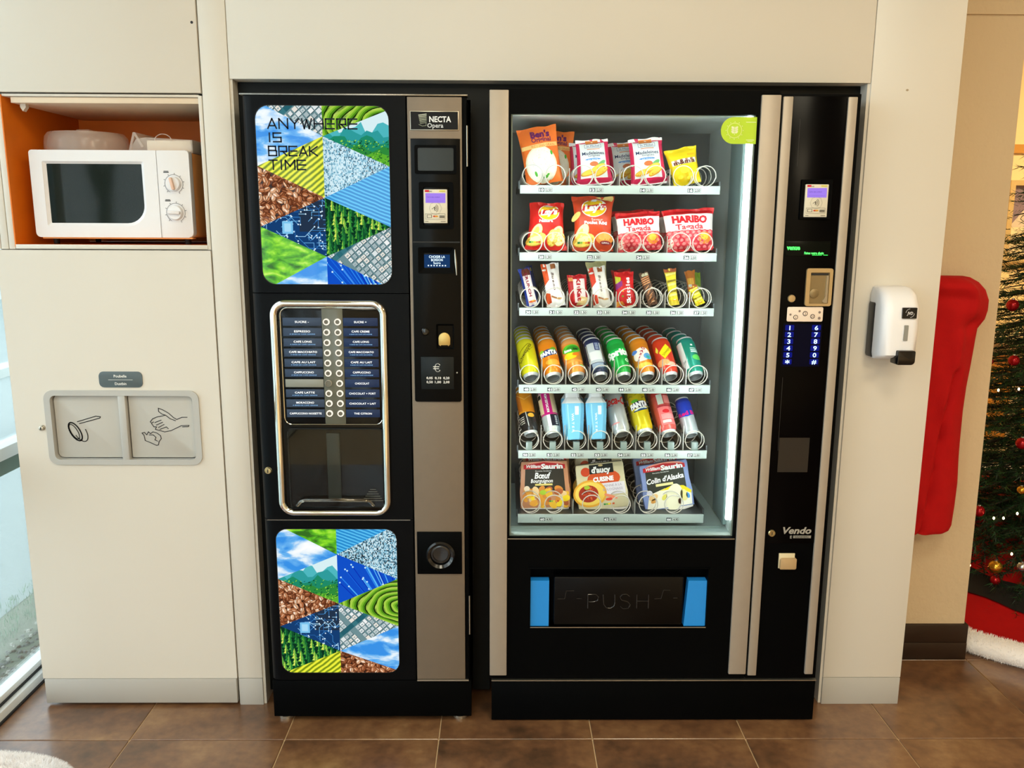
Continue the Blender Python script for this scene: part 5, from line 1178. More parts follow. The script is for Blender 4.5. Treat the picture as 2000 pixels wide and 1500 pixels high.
def a_hb(a):
    a.rect(0, .46, 1, .86, '#f6eae6', 1); a.rect(0, .86, 1, 1, '#c81420', 1.2); a.text('HARIBO', .50, .73, .17, '#d8202c', 3, wid=.72, bold=.06, rot=-.03); a.text('Tagada', .48, .55, .13, '#d83a44', 3, wid=.58, bold=.03)
    R_ = random.Random(2)
    for j in range(5):
        for i in range(8):
            x = .06+.125*i+.05*(j % 2); y = .06+.085*j
            if x < .97: a.ell(x, y, .065, .060, R_.choice(('#d8404a', '#e85c62', '#c42c3c')), 1+.2*(j % 3)); a.ell(x-.01, y+.014, .038, .03, '#f08a88', 1.7)
    a.ell(.80, .28, .14, .12, '#e8862a', 2); a.ell(.80, .31, .09, .07, '#f6c03a', 2.4); a.ell(.06, .18, .07, .10, '#f4dcc8', 2)
hb1 = pouch('candy_bag', 'red and white strawberry candy bag, third from the left on the second shelf', 'candy bag', G2, (1207, 492), (1294, 490), (1203, 417), (1291, 413), '#d0202a', a_hb, T=.022, wr=.002)
behind(hb1, -.004, .075, .006, 'strawberry candy bag leaning behind the third packet of the second shelf')
hb2 = pouch('candy_bag', 'wide red and white strawberry candy bag at the right end of the second shelf', 'candy bag', G2, (1302, 492), (1394, 490), (1295, 404), (1399, 413), '#d0202a', a_hb, T=.024, wr=.002)
behind(hb2, -.006, .08, -.004, 'strawberry candy bag hidden behind the right-end bag of the second shelf')
G3 = 'snack bars on the third shelf'
VT = PI/2
def a_crunch(a):
    a.rect(.22, .02, .95, .98, '#f2e6e4', 1); a.text('CRUNCH', .58, .56, .40, '#b02848', 3, rot=-VT, wid=3.0*1, bold=.03) if 0 else None
    for k, ch in enumerate('CRUNCH'): a.text(ch, .56, .82-.105*k, .070, '#9c2440', 3, rot=-VT, sx=1.5, bold=.04)
    a.rect(.22, .80, .95, .98, '#6a3428', 1.4); a.ell(.58, .12, .34, .10, '#ee6a3a', 2); a.ell(.66, .13, .16, .05, '#f4b43a', 2.5)
pouch('chocolate_bar', 'blue chocolate bar with white and red label leaning left, far left of the third shelf', 'snack bar', G3, (1030, 599), (1051, 599), (1012, 525), (1034, 524), '#1c3a9a', a_crunch, T=.009, flare=.1)
pouch('chocolate_bar', 'blue and yellow chocolate bar behind the leaning one at the far left', 'snack bar', G3, (1034, 596), (1056, 596), (1025, 520), (1039, 519), '#16307c', lambda a: (a.rect(.1, .86, .8, .95, '#e2dc4a', 1),), Y=.25, T=.009)
def a_bueno(a, o='#e85a2a'):
    a.poly([(0, .50), (.32, .62), (.30, 1), (0, 1)], o, 1); a.poly([(0, .06), (.30, .10), (.26, .30), (0, .34)], o, 1)
    a.ell(.14, .86, .14, .06, '#f4efe8', 1.5)
    for k, ch in enumerate('Bueno'): a.text(ch, .58, .74-.085*k, .062, '#6a5248', 3, rot=-VT, sx=1.6, bold=.02, shear=.2)
    a.poly([(.52, .86), (.80, .86), (.80, .98), (.52, .98)], '#b06a40', 1); a.poly([(.30, .22), (.60, .16), (.62, .20), (.32, .26)], '#a06a40', 2); a.ell(.74, .17, .16, .05, '#e0b070', 2)
pouch('wafer_bar', 'tall white wafer bar with orange flowers, second in the third shelf', 'snack bar', G3, (1069, 600), (1104, 599), (1057, 515), (1090, 514), '#f4f0ec', a_bueno, T=.011, flare=.08)
def a_kk(a):
    a.rect(.28, .12, .88, .86, '#f4dcdc', 1); a.text('KitKat', .58, .50, .9, '#c01a2c', 2.4) if 0 else None
    for k, ch in enumerate('KitKat'): a.text(ch, .56, .80-.115*k, .13, '#b8182c', 3, rot=-VT, sx=1.5, bold=.05)
    a.rect(.05, .80, .28, .92, '#e2a060', 2); a.poly([(.35, .04), (.98, .04), (.98, .26), (.62, .30)], '#e8c88a', 2); a.ell(.70, .20, .16, .06, '#f6e6c0', 2.4); a.rect(0, .03, .30, .40, '#c41820', 1.6)
pouch('wafer_bar', 'wide dark red wafer bar packet, third in the third shelf', 'snack bar', G3, (1112, 600), (1150, 599.5), (1108, 537), (1146, 537), '#b0121e', a_kk, T=.010)
pouch('wafer_bar', 'tall white wafer bar with gold picture, between the red packets', 'snack bar', G3, (1160, 600), (1195, 600), (1150, 522), (1182, 521), '#f6f2ea', lambda a: a_bueno(a, '#d8402a'), T=.011, flare=.08)
pouch('wafer_bar', 'cream-topped wafer bar showing above the one with the gold picture', 'snack bar', G3, (1158, 594), (1192, 594), (1146, 511), (1184, 510), '#e4dfa2', None, Y=.245, T=.011, flare=.08)
def a_sk(a):
    for k, ch in enumerate('Skittles'): a.text(ch, .64, .14+.092*k, .115, '#ffffff', 3, rot=VT, sx=1.15, bold=.05)
    a.poly([(0, .62), (.28, .74), (.30, .84), (0, .88)], '#c8c83a', 1); a.poly([(0, .48), (.36, .60), (.34, .74), (0, .66)], '#8a2a7a', 1.3); a.poly([(0, .0), (.45, .06), (.30, .16), (0, .16)], '#e89a3a', 1.2); a.rect(.35, .0, .95, .05, '#e8e0c0', 1)
    a.ell(.30, .55, .05, .04, '#e83a3a', 2); a.ell(.36, .44, .05, .04, '#f0a030', 2); a.ell(.34, .30, .05, .04, '#5ab03a', 2)
pouch('candy_packet', 'bright red fruit candy packet with white lettering, fifth in the third shelf', 'candy packet', G3, (1203, 601), (1243, 600), (1202, 531), (1238, 531), '#cc141c', a_sk, T=.012, flare=.06)
pouch('candy_packet', 'red candy packet just behind the bright red one', 'candy packet', G3, (1200, 597), (1240, 597), (1196, 527), (1232, 526), '#a81018', None, Y=.25, T=.012, flare=.06)
def a_nut(a):
    for k in range(9): a.ell(.5+.12*math.sin(k*2.1), .10+.055*k, .30, .035, ('#e0a070', '#c47c4c')[k % 2], 1+k*.1, rot=.6)
    for k in range(4): a.poly([(.05, .62+.06*k), (.9, .66+.06*k), (.9, .69+.06*k), (.05, .65+.06*k)], '#e09a68', 1.2)
    a.rect(.2, .88, .9, .97, '#dcd8bc', 1.4); a.ell(.62, .10, .18, .05, '#f0c8a0', 3)
    for k, ch in enumerate('NUTS'): a.text(ch, .5, .46-.085*k, .05, '#7a4426', 3, rot=-VT, sx=1.3) if 0 else None
pouch('nut_bar', 'slim brown nut bar with clear wrapper leaning left, sixth in the third shelf', 'snack bar', G3, (1266, 597), (1285, 596), (1249, 533), (1268, 532), '#5c3c2a', a_nut, T=.007, wr=.001)
def a_yel(a):
    for k in range(8): a.poly([(.06, .14+.095*k), (.94, .17+.095*k), (.94, .22+.095*k), (.06, .20+.095*k)], ('#f2e232', '#f8f08a', '#8a7a1c')[k % 3], 1.2)
    a.rect(0, .90, 1, 1, '#b0603a', 1.5); a.ell(.5, .13, .40, .08, '#f4c02a', 2); a.ell(.6, .15, .14, .03, '#ffffff', 2.5)
pouch('cereal_bar', 'upright yellow striped cereal bar with brown crimped top, seventh in the third shelf', 'snack bar', G3, (1308, 597), (1325, 597), (1301, 525), (1321, 525), '#e6cf3a', a_yel, T=.008, flare=.25, wr=.001)
pouch('cereal_bar', 'leaning yellow striped cereal bar in the last column of the third shelf', 'snack bar', G3, (1359, 597), (1377, 595), (1345, 560), (1362, 560), '#ecd82c', lambda a: a_yel(a), T=.008, flare=.1, Y=.18)
pouch('cereal_bar', 'cereal bar with orange and white top behind the leaning one, last column', 'snack bar', G3, (1346, 590), (1362, 590), (1341, 530), (1358, 528), '#c8742e', lambda a: (a.rect(.1, .55, .8, .75, '#f2b84a', 1), a.rect(.1, .40, .5, .55, '#f4eede', 1), a.rect(.2, .1, .9, .36, '#efe03a', 1)), Y=.24, T=.008, flare=.25)
pouch('cereal_bar', 'green wrapped bar at the back of the last column on the third shelf', 'snack bar', G3, (1357, 582), (1370, 582), (1353, 533), (1370, 533), '#7d9a2c', None, Y=.31, T=.008)

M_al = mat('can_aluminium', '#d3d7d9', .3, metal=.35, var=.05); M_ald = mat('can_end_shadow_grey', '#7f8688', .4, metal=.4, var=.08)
def can(name, label, col, neck, art, px, py, Y, r=.027, L=.125, tilt=.70, roll=-.20, group=None, cat='drink can', artrough=.25):
    x, z = P(px, py, Y)
    t = thing(name, label, cat, (x, Y, z), (-tilt, roll, 0), group)
    body = mat('can_'+col[1:], col, .24, metal=.25, var=.03); nk = mat('can_'+neck[1:], neck, .24, metal=.25, var=.03)
    m = MB(); m.lathe([(r*.86, .008), (r*.97, .014), (r, .020), (r, L*.82), (r, L-.016), (r*.90, L-.006), (r*.86, L-.004)], 32, [0, 0, 0, 1, 1, 1], cap=False)
    obj('body', m, [nk if False else body, nk], t, smooth=50)
    m = MB(); m.lathe([(.0005, .010), (r*.35, .009), (r*.58, .005), (r*.66, .0005), (r*.74, 0), (r*.80, .002), (r*.86, .0082)], 32, [1, 1, 1, 0, 0, 0], cap=False)
    obj('base', m, [M_al, M_ald], t, smooth=60)
    m = MB(); m.lathe([(r*.86, L-.0045), (r*.88, L-.002), (r*.87, L), (r*.83, L), (r*.80, L-.003), (.0005, L-.003)], 32, 0, cap=False)
    obj('lid', m, M_al, t, smooth=50)
    if art:
        W = 2.9*r; a = Art(W, L-.036); art(a)
        a.build('print', lambda p, q, d: ((r+.0003+d)*math.sin((p-W/2)/r), -(r+.0003+d)*math.cos((p-W/2)/r), .020+q), t, [W*i/14 for i in range(1, 14)], (), rough=artrough, step=.00015)
    return t
G4 = 'drink cans on the fourth shelf'
def c_sw(a):
    a.line([(.10, .55), (.62, .92)], .020, '#4a4208'); a.text('Schweppes', .42, .60, .15, '#3c3608', 3, rot=.95, bold=.01, wid=.9); a.line([(.25, .42), (.78, .80)], .012, '#4a4208')
def c_fa(a):
    a.ell(.50, .58, .42, .14, '#1d3a7c', 1, rot=.15); a.ell(.70, .70, .16, .09, '#6cb02e', .8, rot=.4); a.ell(.22, .66, .12, .08, '#8cc63a', .8); a.text('FANTA', .50, .58, .15, '#ffffff', 3, wid=.72, rot=.12, bold=.07); a.ell(.62, .22, .3, .12, '#f8a83a', .6)
def c_ft(a):
    a.ell(.50, .72, .40, .18, '#52b32c', 1); a.ell(.58, .74, .25, .10, '#2f8a24', 1.6); a.text('fuze', .36, .68, .10, '#ffffff', 3, wid=.3, bold=.04); a.text('tea', .66, .72, .10, '#143c1c', 3, wid=.2, bold=.04)
    a.ell(.40, .46, .26, .14, '#f2d21e', .9); a.ell(.64, .50, .14, .06, '#e8761e', 1.4); a.rect(.1, .22, .9, .30, '#ee9a3e', .7); a.ell(.8, .08, .10, .05, '#5ab03a', 1)
def c_dk(a):
    a.rect(.24, .20, .78, .94, '#b9c0c4', 1); a.rect(.52, .66, .72, .96, '#22356c', 1.6); a.rect(.30, .30, .72, .62, '#dfe2e0', 1.7)
    for k in range(5): a.rect(.56, .70+.05*k, .68, .725+.05*k, '#b8c4dc', 2)
    a.line([(.20, .25), (.20, .90)], .016, '#d8d2b4', 1); a.line([(.83, .25), (.83, .90)], .016, '#c8b070', 1); a.rect(.30, .0, .74, .18, '#8fa0b4', 1)
def c_sp(a):
    a.poly([(.0, .38), (.0, .66), (1, .80), (1, .56)], '#15b450', .8); a.text('Sprite', .50, .60, .24, '#f2f8ee', 3, wid=1.0, bold=.06, rot=.12); a.ell(.80, .30, .09, .07, '#e8f4e0', 2); a.ell(.80, .30, .05, .04, '#15a044', 3)
def c_oa(a):
    a.ell(.50, .50, .36, .28, '#f4e4d8', 1, rot=.3); a.ell(.22, .64, .14, .08, '#4a7ac8', 1.4); a.ell(.72, .42, .18, .14, '#5a9ad0', 1.4); a.ell(.72, .38, .09, .07, '#2fa59a', 1.8)
    for k, ch in enumerate('OASIS'): a.text(ch, .60-.07*k, .72-.105*k, .085, '#a83a4a', 3, rot=-.7, bold=.05, sx=1.4)
    a.ell(.5, .10, .35, .10, '#f8c24a', .8)
def c_ag(a):
    a.poly([(.30, .60), (.62, .88), (.84, .66), (.46, .34)], '#f2dc1a', 1.2); a.poly([(.16, .70), (.24, .86), (.30, .70), (.24, .60)], '#e8e04a', 1); a.text('Schweppes', .58, .62, .10, '#5a4a08', 3, rot=.8, wid=.46); a.ell(.34, .22, .26, .14, '#f4a468', 1); a.ell(.62, .14, .22, .08, '#f0b8a0', 1)
def c_te(a):
    a.poly([(.0, .0), (.34, .0), (.30, 1), (.0, 1)], '#cdd2cc', 1); a.rect(.60, .80, .68, .86, '#f0f6f2', 2); a.rect(.55, .55, .85, .60, '#cfe8e0', 2); a.rect(.55, .62, .85, .66, '#cfe8e0', 2); a.rect(.55, .69, .80, .72, '#cfe8e0', 2); a.ell(.74, .36, .20, .12, '#5cc65a', 1.6); a.text('%', .22, .26, .12, '#3a5a54', 3, rot=-VT)
C4 = [('yellow', '#e2dc14', '#e8e21e', c_sw, 'lemon yellow soda can with dark diagonal script'), ('orange', '#f08a12', '#f4941e', c_fa, 'orange soda can with white and navy lettering'), ('peach', '#ee9638', '#f0a45c', c_ft, 'peach-orange iced tea can with a green leaf oval'),
      ('navy', '#1a2748', '#202e5c', c_dk, 'navy blue can with a pale grey label'), ('green', '#0aa23c', '#0cb84c', c_sp, 'bright green lemonade can with white lettering'), ('amber', '#e08418', '#ee8e1c', c_oa, 'amber orange fruit drink can with pale lettering and blue drops'),
      ('red', '#d83a20', '#e2401e', c_ag, 'orange-red can with a yellow diamond'), ('teal', '#128a74', '#148f80', c_te, 'teal green can with a grey-white side stripe')]
BX4 = [(1038, 739), (1081, 739), (1127, 738.5), (1172, 738.5), (1217.5, 739), (1263.5, 738), (1308.7, 738), (1358, 737)]
ORD = ['', 'second', 'third', 'fourth', 'last']
NB4 = [4, 4, 4, 3, 4, 4, 4, 3]
for i, ((nm, c, nk, art, lb), (x, y)) in enumerate(zip(C4, BX4)):
    f = can('drink_can', lb+', first on the fourth shelf', c, nk, art, x, y, .172, group=G4)
    first = None
    for k in range(1, NB4[i]+1):
        if first is None:
            cpy = f.copy(); COL.objects.link(cpy)
            for ch in f.children:
                if not ch.name.startswith('print'): q = ch.copy(); COL.objects.link(q); q.parent = cpy
            first = cpy
        else: cpy = copy_tree(first)
        cpy.location = (f.location.x-.001*k+(-.006 if i == 0 else 0)*0, f.location.y+.0715*k, f.location.z); cpy['label'] = '%s in line behind the front %s can of the fourth shelf' % (['', 'first', 'second', 'third', 'fourth'][k], {'yellow': 'lemon yellow', 'orange': 'orange soda', 'peach': 'peach-orange', 'navy': 'navy blue', 'green': 'bright green', 'amber': 'amber orange', 'red': 'orange-red', 'teal': 'teal green'}[nm])
G5 = 'drinks on the fifth shelf'
def c_or(a):
    a.rect(0, .42, 1, 1, '#dc8c1c', 1); a.poly([(.0, .50), (.35, .46), (.30, 1), (.0, 1)], '#b8641a', 1.3); a.line([(.18, .98), (.5, .80), (.86, .94)], .014, '#f4cf7a'); a.ell(.68, .32, .15, .10, '#f2b43c', 2); a.line([(.5, .0), (.46, .42)], .03, '#c9ccc8', 2)
    for k in range(4): a.rect(.10, .10+.06*k, .36, .125+.06*k, '#c8beb0', 2)
def c_rc(a):
    a.rect(0, .36, 1, 1, '#e6cfa4', 1); a.rect(.30, .34, .66, 1, '#c81a7c', 1.5); a.rect(0, .34, 1, .40, '#c04a78', 1.3); a.rect(.5, .0, .86, .34, '#1c2030', 1.2); a.rect(.38, .0, .52, .34, '#f0f0ee', 1.4); a.rect(.06, .86, .26, .98, '#202024', 2)
    for k, ch in enumerate('RECYCLEZ-MOI'): a.text(ch, .48, .44+.047*k, .060, '#ffffff', 3, rot=VT, bold=.04, sx=1.1)
    for k in range(5): a.rect(.70, .04+.055*k, .80, .075+.055*k, '#d8dade', 2)
def c_cl(a):
    a.text('Coca-Cola', .62, .76, .24, '#c8202c', 3, wid=1.3, shear=.3, bold=.03); a.line([(.05, .62), (.4, .60)], .02, '#7a3a6a'); a.ell(.3, .08, .2, .03, '#d88a8a', 1)
def c_lf(a):
    a.ell(.52, .60, .46, .14, '#16284c', 1, rot=.12); a.text('FANTA', .52, .60, .15, '#ffffff', 3, wid=.78, rot=.12, bold=.08); a.ell(.36, .72, .15, .06, '#5cb82e', 1.6); a.ell(.55, .45, .34, .06, '#1b3a5c', 1, rot=.15); a.ell(.55, .47, .28, .045, '#e8f2e8', 1.4, rot=.15); a.ell(.58, .455, .18, .025, '#27507c', 1.8, rot=.15)
    for x, y, r in ((.2, .88, .5), (.55, .92, .3), (.8, .82, 1.0)): a.line([(x-.12, y-.03), (x, y+.02), (x+.12, y-.02)], .02, '#4a4410')
def c_rd(a):
    a.rect(.28, .56, .96, .60, '#b8323c', 1); a.rect(.34, .64, .56, .94, '#cfd8c8', 1.4); a.rect(.60, .66, .92, .90, '#f08a84', 1); a.rect(.28, .02, .96, .56, '#ee7c7c', 1); a.ell(.58, .42, .14, .08, '#d82a34', 2); a.rect(.36, .08, .70, .16, '#f6d8d4', 2)
    for k in range(5): a.rect(.36, .20+.03*k, .88, .212+.03*k, '#f6c8c6', 2)
def c_rb(a):
    a.poly([(0, .46), (.5, .40), (1, .52), (1, 1), (0, 1)], '#1c3cb0', 1); a.text('Red Bull', .60, .55, .15, '#d8207c', 3, wid=1.05, bold=.04, rot=.08)
D5 = [(0, '#1e2024', '#dc8c1c', c_or, 'slim orange and black juice can with an orange disc', 1037, 850, .0235, .143), (1, '#c4ccc8', '#d8a0b8', c_rc, 'slim white can with a magenta vertical band', 1081, 850, .0245, .143),
      (4, '#b8bcbc', '#aeb2b2', c_cl, 'silver cola can with red script', 1215, 849, .0262, .143), (5, '#dcc814', '#dccb1e', c_lf, 'yellow lemon soda can with green leaf and white lettering', 1260, 847, .0262, .143),
      (6, '#dc5a54', '#d83c40', c_rd, 'salmon red can with a pale barcode panel', 1306.5, 849, .0262, .143), (7, '#b9bfc2', '#1c3cb0', c_rb, 'small blue and silver energy drink can', 1351, 851, .0225, .118)]
for i, c, nk, art, lb, x, y, r, L in D5:
    f = can('drink_can', lb+', front of the fifth shelf', c, nk, art, x, y, .176, r=r, L=L, tilt=.66, group=G5)
    if i in (0, 1, 4, 5, 6):
        cpy = copy_tree(f); cpy.location = (f.location.x, f.location.y+.068, f.location.z); cpy['label'] = 'behind the '+lb
# water cartons
M_cblue = mat('carton_sky_blue', '#6ab8de', .4, var=.05); M_cwh = mat('carton_white', '#eef2f4', .4, var=.02)
def carton(label, px, py, w, Y=.172):
    x, z = P(px, py, Y); t = thing('water_carton', label, 'drink carton', (x, Y, z), (-.28, -.03, 0), G5)
    def octo(hw, c): return [(-hw+c, -hw), (hw-c, -hw), (hw, -hw+c), (hw, hw-c), (hw-c, hw), (-hw+c, hw), (-hw, hw-c), (-hw, -hw+c)]
    h = w/2; levels = [(h*.80, .012, 0, 0), (h*.84, .012, .002, 0), (h, .010, .085, 0), (h, .010, .104, 1), (h*.62, .006, .122, 1), (h*.60, .006, .150, 1)]
    m = MB(); vs = []
    for hw, c, zz, _ in levels: vs += [(a, b, zz) for a, b in octo(hw, c)]
    m.add(vs, [tuple(range(8))[::-1]], 0)
    for j in range(len(levels)-1):
        for i in range(8): m.f.append((j*8+i, j*8+(i+1) % 8, (j+1)*8+(i+1) % 8, (j+1)*8+i)); m.m.append(0)
    m.f.append(tuple(range(len(vs)-8, len(vs)))); m.m.append(0)
    for k in range(len(m.f)):
        if min(m.v[i][2] for i in m.f[k]) >= .1035: m.m[k] = 1
    obj('body', m, [M_cblue, M_cwh], t, smooth=20)
    obj('cap', MB().lathe([(h*.55, .149), (h*.55, .158), (h*.5, .160)], 20), M_cwh, t)
    def pr(u, v, d):
        f = v*.104/1.0; hw = h*(.80+.20*min(1, f/.085)); return ((u-.5)*2*(hw-.013), -hw-.0004-d, f)
    a = Art(1, 1)
    for k, ch in enumerate('WATER'): a.text(ch, .45, .66-.105*k, .20, '#e8f6fc', 2, rot=-VT, sx=.45, bold=.02)
    a.rect(.05, .0, .12, .97, '#a4dcf2', 1); a.rect(.62, .68, .92, .92, '#d4ecf6', 1); a.rect(.2, .03, .8, .08, '#8fccea', 1)
    a.build('print', pr, t, [.25, .5, .75], [.2, .4, .6, .8]); return t
ct = carton('light blue and white water carton, left of the two in front', 1120, 859, .064)
ct2 = carton('light blue and white water carton, right of the two in front', 1165, 858, .060)
for s_, l_ in ((ct, 'water carton standing right behind the left front carton'), (ct2, 'water carton standing right behind the right front carton')):
    q = copy_tree(s_); q.location = (s_.location.x+.004, s_.location.y+.072, s_.location.z); q['label'] = l_
# ready meals
G6 = 'ready meals on the bottom shelf'
def meal(label, bl, br, tl, tr, edge, art, Y=.190, tilt=.20, dish='#efe9df'):
    x, z, Wb, Wt, H, roll = fitq(bl, br, tl, tr, Y, tilt)
    t = thing('ready_meal', label, 'ready meal', (x, Y, z+.001), (-tilt, roll, 0), G6)
    hb, ht = Wb/2, Wt/2; z0 = .012
    out = [(-hb*.98, z0), (hb*.98, z0), (hb*.99, H*.40), (hb*.94, H*.62), (ht, H*.95), (ht*.96, H), (-ht*.96, H), (-ht, H*.95), (-hb*.94, H*.62), (-hb*.99, H*.40)]
    obj('sleeve', MB().plate(out, 0, .030, b=.0015), mat('sleeve_'+edge[1:], edge, .4), t)
    obj('dish', MB().plate([(-hb*.93, .006), (-hb*.5, 0), (hb*.5, 0), (hb*.93, .006), (hb*.96, .020), (-hb*.96, .020)], .003, .026, b=.003), mat('dish_'+dish[1:], dish, .35), t)
    a = Art(2*hb*.98, H-z0); art(a); W = a.W
    a.build('print', lambda p, q, d: ((p-W/2)*(1+(ht/hb-1)*max(0, q/H-.1)), -.0004-d, z0+q), t, rough=.4)
    return t
def band(a):
    a.ell(.52, .925, .40, .075, '#f2a08a', 1.2); a.poly([(.06, .84), (.94, .84), (.94, .93), (.5, .985), (.06, .93)], '#c8202a', 1.5); a.text('William', .27, .90, .07, '#ffffff', 3, wid=.30, shear=.3, bold=.03); a.text('Saurin', .66, .895, .105, '#ffffff', 3, wid=.46, bold=.05)
def m_bo(a):
    a.poly([(.08, .35), (.92, .35), (.90, .92), (.10, .92)], '#33302a', 1); band(a); a.text('Recette fondante', .48, .795, .028, '#ffffff', 3, wid=.34); a.text('B\u0153uf', .46, .70, .13, '#ffffff', 3, wid=.34, bold=.03, shear=.2); a.text('Bourguignon', .44, .585, .085, '#ffffff', 3, wid=.46, shear=.2, bold=.02); a.rect(.30, .48, .66, .52, '#e2cf7a', 3)
    R_ = random.Random(4)
    for k in range(46):
        x, y = R_.uniform(.08, .94), R_.uniform(.05, .42); r = R_.uniform(.05, .10); a.ell(x, y, r, r*.7, R_.choice(('#d88a3a', '#f0bc3a', '#e8a23a', '#f4d42a', '#b8643a', '#f2cf9a')), 1.3+k*.03, rot=R_.uniform(0, 3))
    a.ell(.13, .42, .06, .055, '#f4e0c8', 4); a.ell(.46, .33, .07, .05, '#a8c83a', 4); nutri(a, .58, .12, .2)
def m_da(a):
    a.rect(.28, .78, .78, .98, '#1c2424', 2); a.text("d'aucy", .52, .865, .13, '#ffffff', 3, wid=.40, bold=.05, rot=-.03); a.ell(.52, .955, .05, .02, '#d8c08a', 3)
    a.ell(.56, .66, .34, .18, '#d8552a', 1); a.ell(.20, .84, .10, .09, '#d84a2a', 1.2); a.text('CUISINE', .55, .655, .10, '#ffffff', 3, wid=.42, bold=.05)
    a.rect(.50, .30, .97, .56, '#e8e2ea', 1.2); a.text('PENNE \u00c0 LA', .73, .50, .055, '#a89ab0', 3, wid=.36); a.text('BOLOGNAISE', .72, .415, .055, '#a89ab0', 3, wid=.40)
    a.ell(.25, .36, .34, .27, '#e8a83a', 1.4, n=30); a.ell(.25, .36, .30, .23, '#f4d060', 1.8, n=30); a.ell(.22, .36, .20, .17, '#a83420', 2.2, n=24)
    R_ = random.Random(8)
    for k in range(26):
        q = R_.uniform(0, 6.28); r = R_.uniform(0, .16); a.ell(.22+r*math.cos(q), .36+r*.8*math.sin(q), .035, .018, R_.choice(('#c8482a', '#8a2418', '#d86a3a')), 2.5+k*.02, rot=q)
    a.ell(.20, .50, .06, .04, '#a8c43a', 3.4); a.ell(.66, .26, .14, .03, '#e88a6a', 2, rot=-.4); a.ell(.62, .20, .07, .03, '#d84a3a', 2.2); nutri(a, .50, .08, .22)
def m_co(a):
    a.poly([(.10, .30), (.90, .36), (.90, .92), (.10, .92)], '#30342c', 1); band(a); a.text('Recette fondante', .42, .80, .026, '#ffffff', 3, wid=.34); a.text("Colin d'Alaska", .49, .655, .115, '#ffffff', 3, wid=.78, bold=.03, shear=.2, rot=.06); a.rect(.28, .50, .64, .555, '#e8dc9a', 3)
    a.poly([(.04, .02), (.96, .02), (.98, .30), (.80, .42), (.45, .44), (.12, .34)], '#f2ecd8', 1.6)
    a.poly([(.34, .40), (.60, .48), (.84, .45), (.99, .32), (.97, .26), (.80, .36), (.55, .40)], '#f0d814', 2.6)
    for x, y, r, c in ((.20, .28, .10, '#f0c88a'), (.62, .22, .28, '#f6f0d0'), (.42, .25, .07, '#e8dc6a'), (.82, .24, .12, '#f2e49a'), (.20, .20, .07, '#e0a050'), (.90, .22, .06, '#4a9ae0'), (.72, .12, .06, '#e88a6a')): a.ell(x, y, r, r*.6, c, 3, rot=x*2)
    a.ell(.13, .38, .06, .055, '#dcd8e8', 4)
m1_ = meal('ready meal in a brown sleeve with red banner, left end of the bottom shelf', (1016, 1001), (1115, 999), (1017, 900), (1110, 901), '#c98a64', m_bo)
m2_ = meal('ready meal in a beige sleeve with a pasta bowl, middle of the bottom shelf', (1131, 1003), (1231, 1001), (1124, 904), (1219, 905), '#d8cda6', m_da)
m3_ = meal('ready meal in a blue sleeve with yellow topping, right end of the bottom shelf', (1261, 1001), (1359, 1000), (1250, 902), (1345, 904), '#7f92c8', m_co)
for s_, l_, dx in ((m1_, 'brown-sleeved ready meal tucked behind the left front one', .008), (m2_, 'beige ready meal behind the pasta one', .004), (m3_, 'blue-sleeved ready meal tucked behind the right front one', -.010)):
    q = copy_tree(s_); q.location = (s_.location.x+dx, s_.location.y+.065, s_.location.z+.003); q['label'] = l_

# ------------------------------------------------------------ soap dispenser on the white pier
dx0, dx1 = PX(1699, 640, -.02), PX(1799, 640, -.095); dz0_, dz1_ = PZ(1740, 703, -.05), PZ(1750, 560, -.04)
sd = thing('soap_dispenser', 'white wall soap dispenser with a black lever on the white pier', 'soap dispenser', ((dx0+dx1)/2, 0, dz0_))
hw = (dx1-dx0)/2; hh = dz1_-dz0_
obj('back_plate', MB().box(-hw-.0015, -.046, .004, hw-.002, 0, hh*.80, b=.008), mat('charcoal_back_plate', '#23262a', .4), sd)
cvm = MB()
secs = [(.012, -hw*.985, hw*.985, -.020, .084), (.004, -hw*.93, hw*.93, -.024, .060), (hh*.10, -hw, hw, -.020, .095), (hh*.45, -hw, hw, -.020, .098), (hh*.74, -hw, hw, -.012, .094), (hh*.90, -hw*.96, hw*.96, -.004, .078), (hh*.985, -hw*.86, hw*.86, -.001, .052), (hh, -hw*.70, hw*.70, -.001, .034)]
secs = [secs[1], secs[0]]+secs[2:]
vs = []
for z, a, b, yb, yf in secs:
    pts = rr(a, 0, b, yf+yb, (.002, .002, min(.024, (yf+yb)*.4), min(.024, (yf+yb)*.4)), 5)
    vs += [(x, -(yy-yb), z) for x, yy in pts]
n = 24
cvm.add(vs, [tuple(range(n))]+[(j*n+i, (j+1)*n+i, (j+1)*n+(i+1) % n, j*n+(i+1) % n) for j in range(len(secs)-1) for i in range(n)]+[tuple((len(secs)-1)*n+i for i in range(n))[::-1]])
obj('cover', cvm, M_plast, sd, smooth=50)
yfr = -.0985
lv = obj('lever', MB().plate(rr(-.010, -.004, hw*.72, .032, (.003, .010, .004, .003), 4), yfr-.010, yfr+.03, b=.0018), mat('glossy_black_lever', '#0c0c0d', .15, spec=.6), sd)
obj('level_window', MB().plate(rr(-.001+hw*.10, hh*.30, -.001+hw*.10+.0105, hh*.51, .0015, 3), yfr-.001, yfr+.004), mat('grey_level_window', '#8d8d88', .15), sd)
la = obj('badge', MB().plate(rr(-.004, hh*.60, .032, hh*.745, .0015, 3), yfr-.0012, yfr+.004), mat('black_badge', '#0a0a0c', .3), sd)
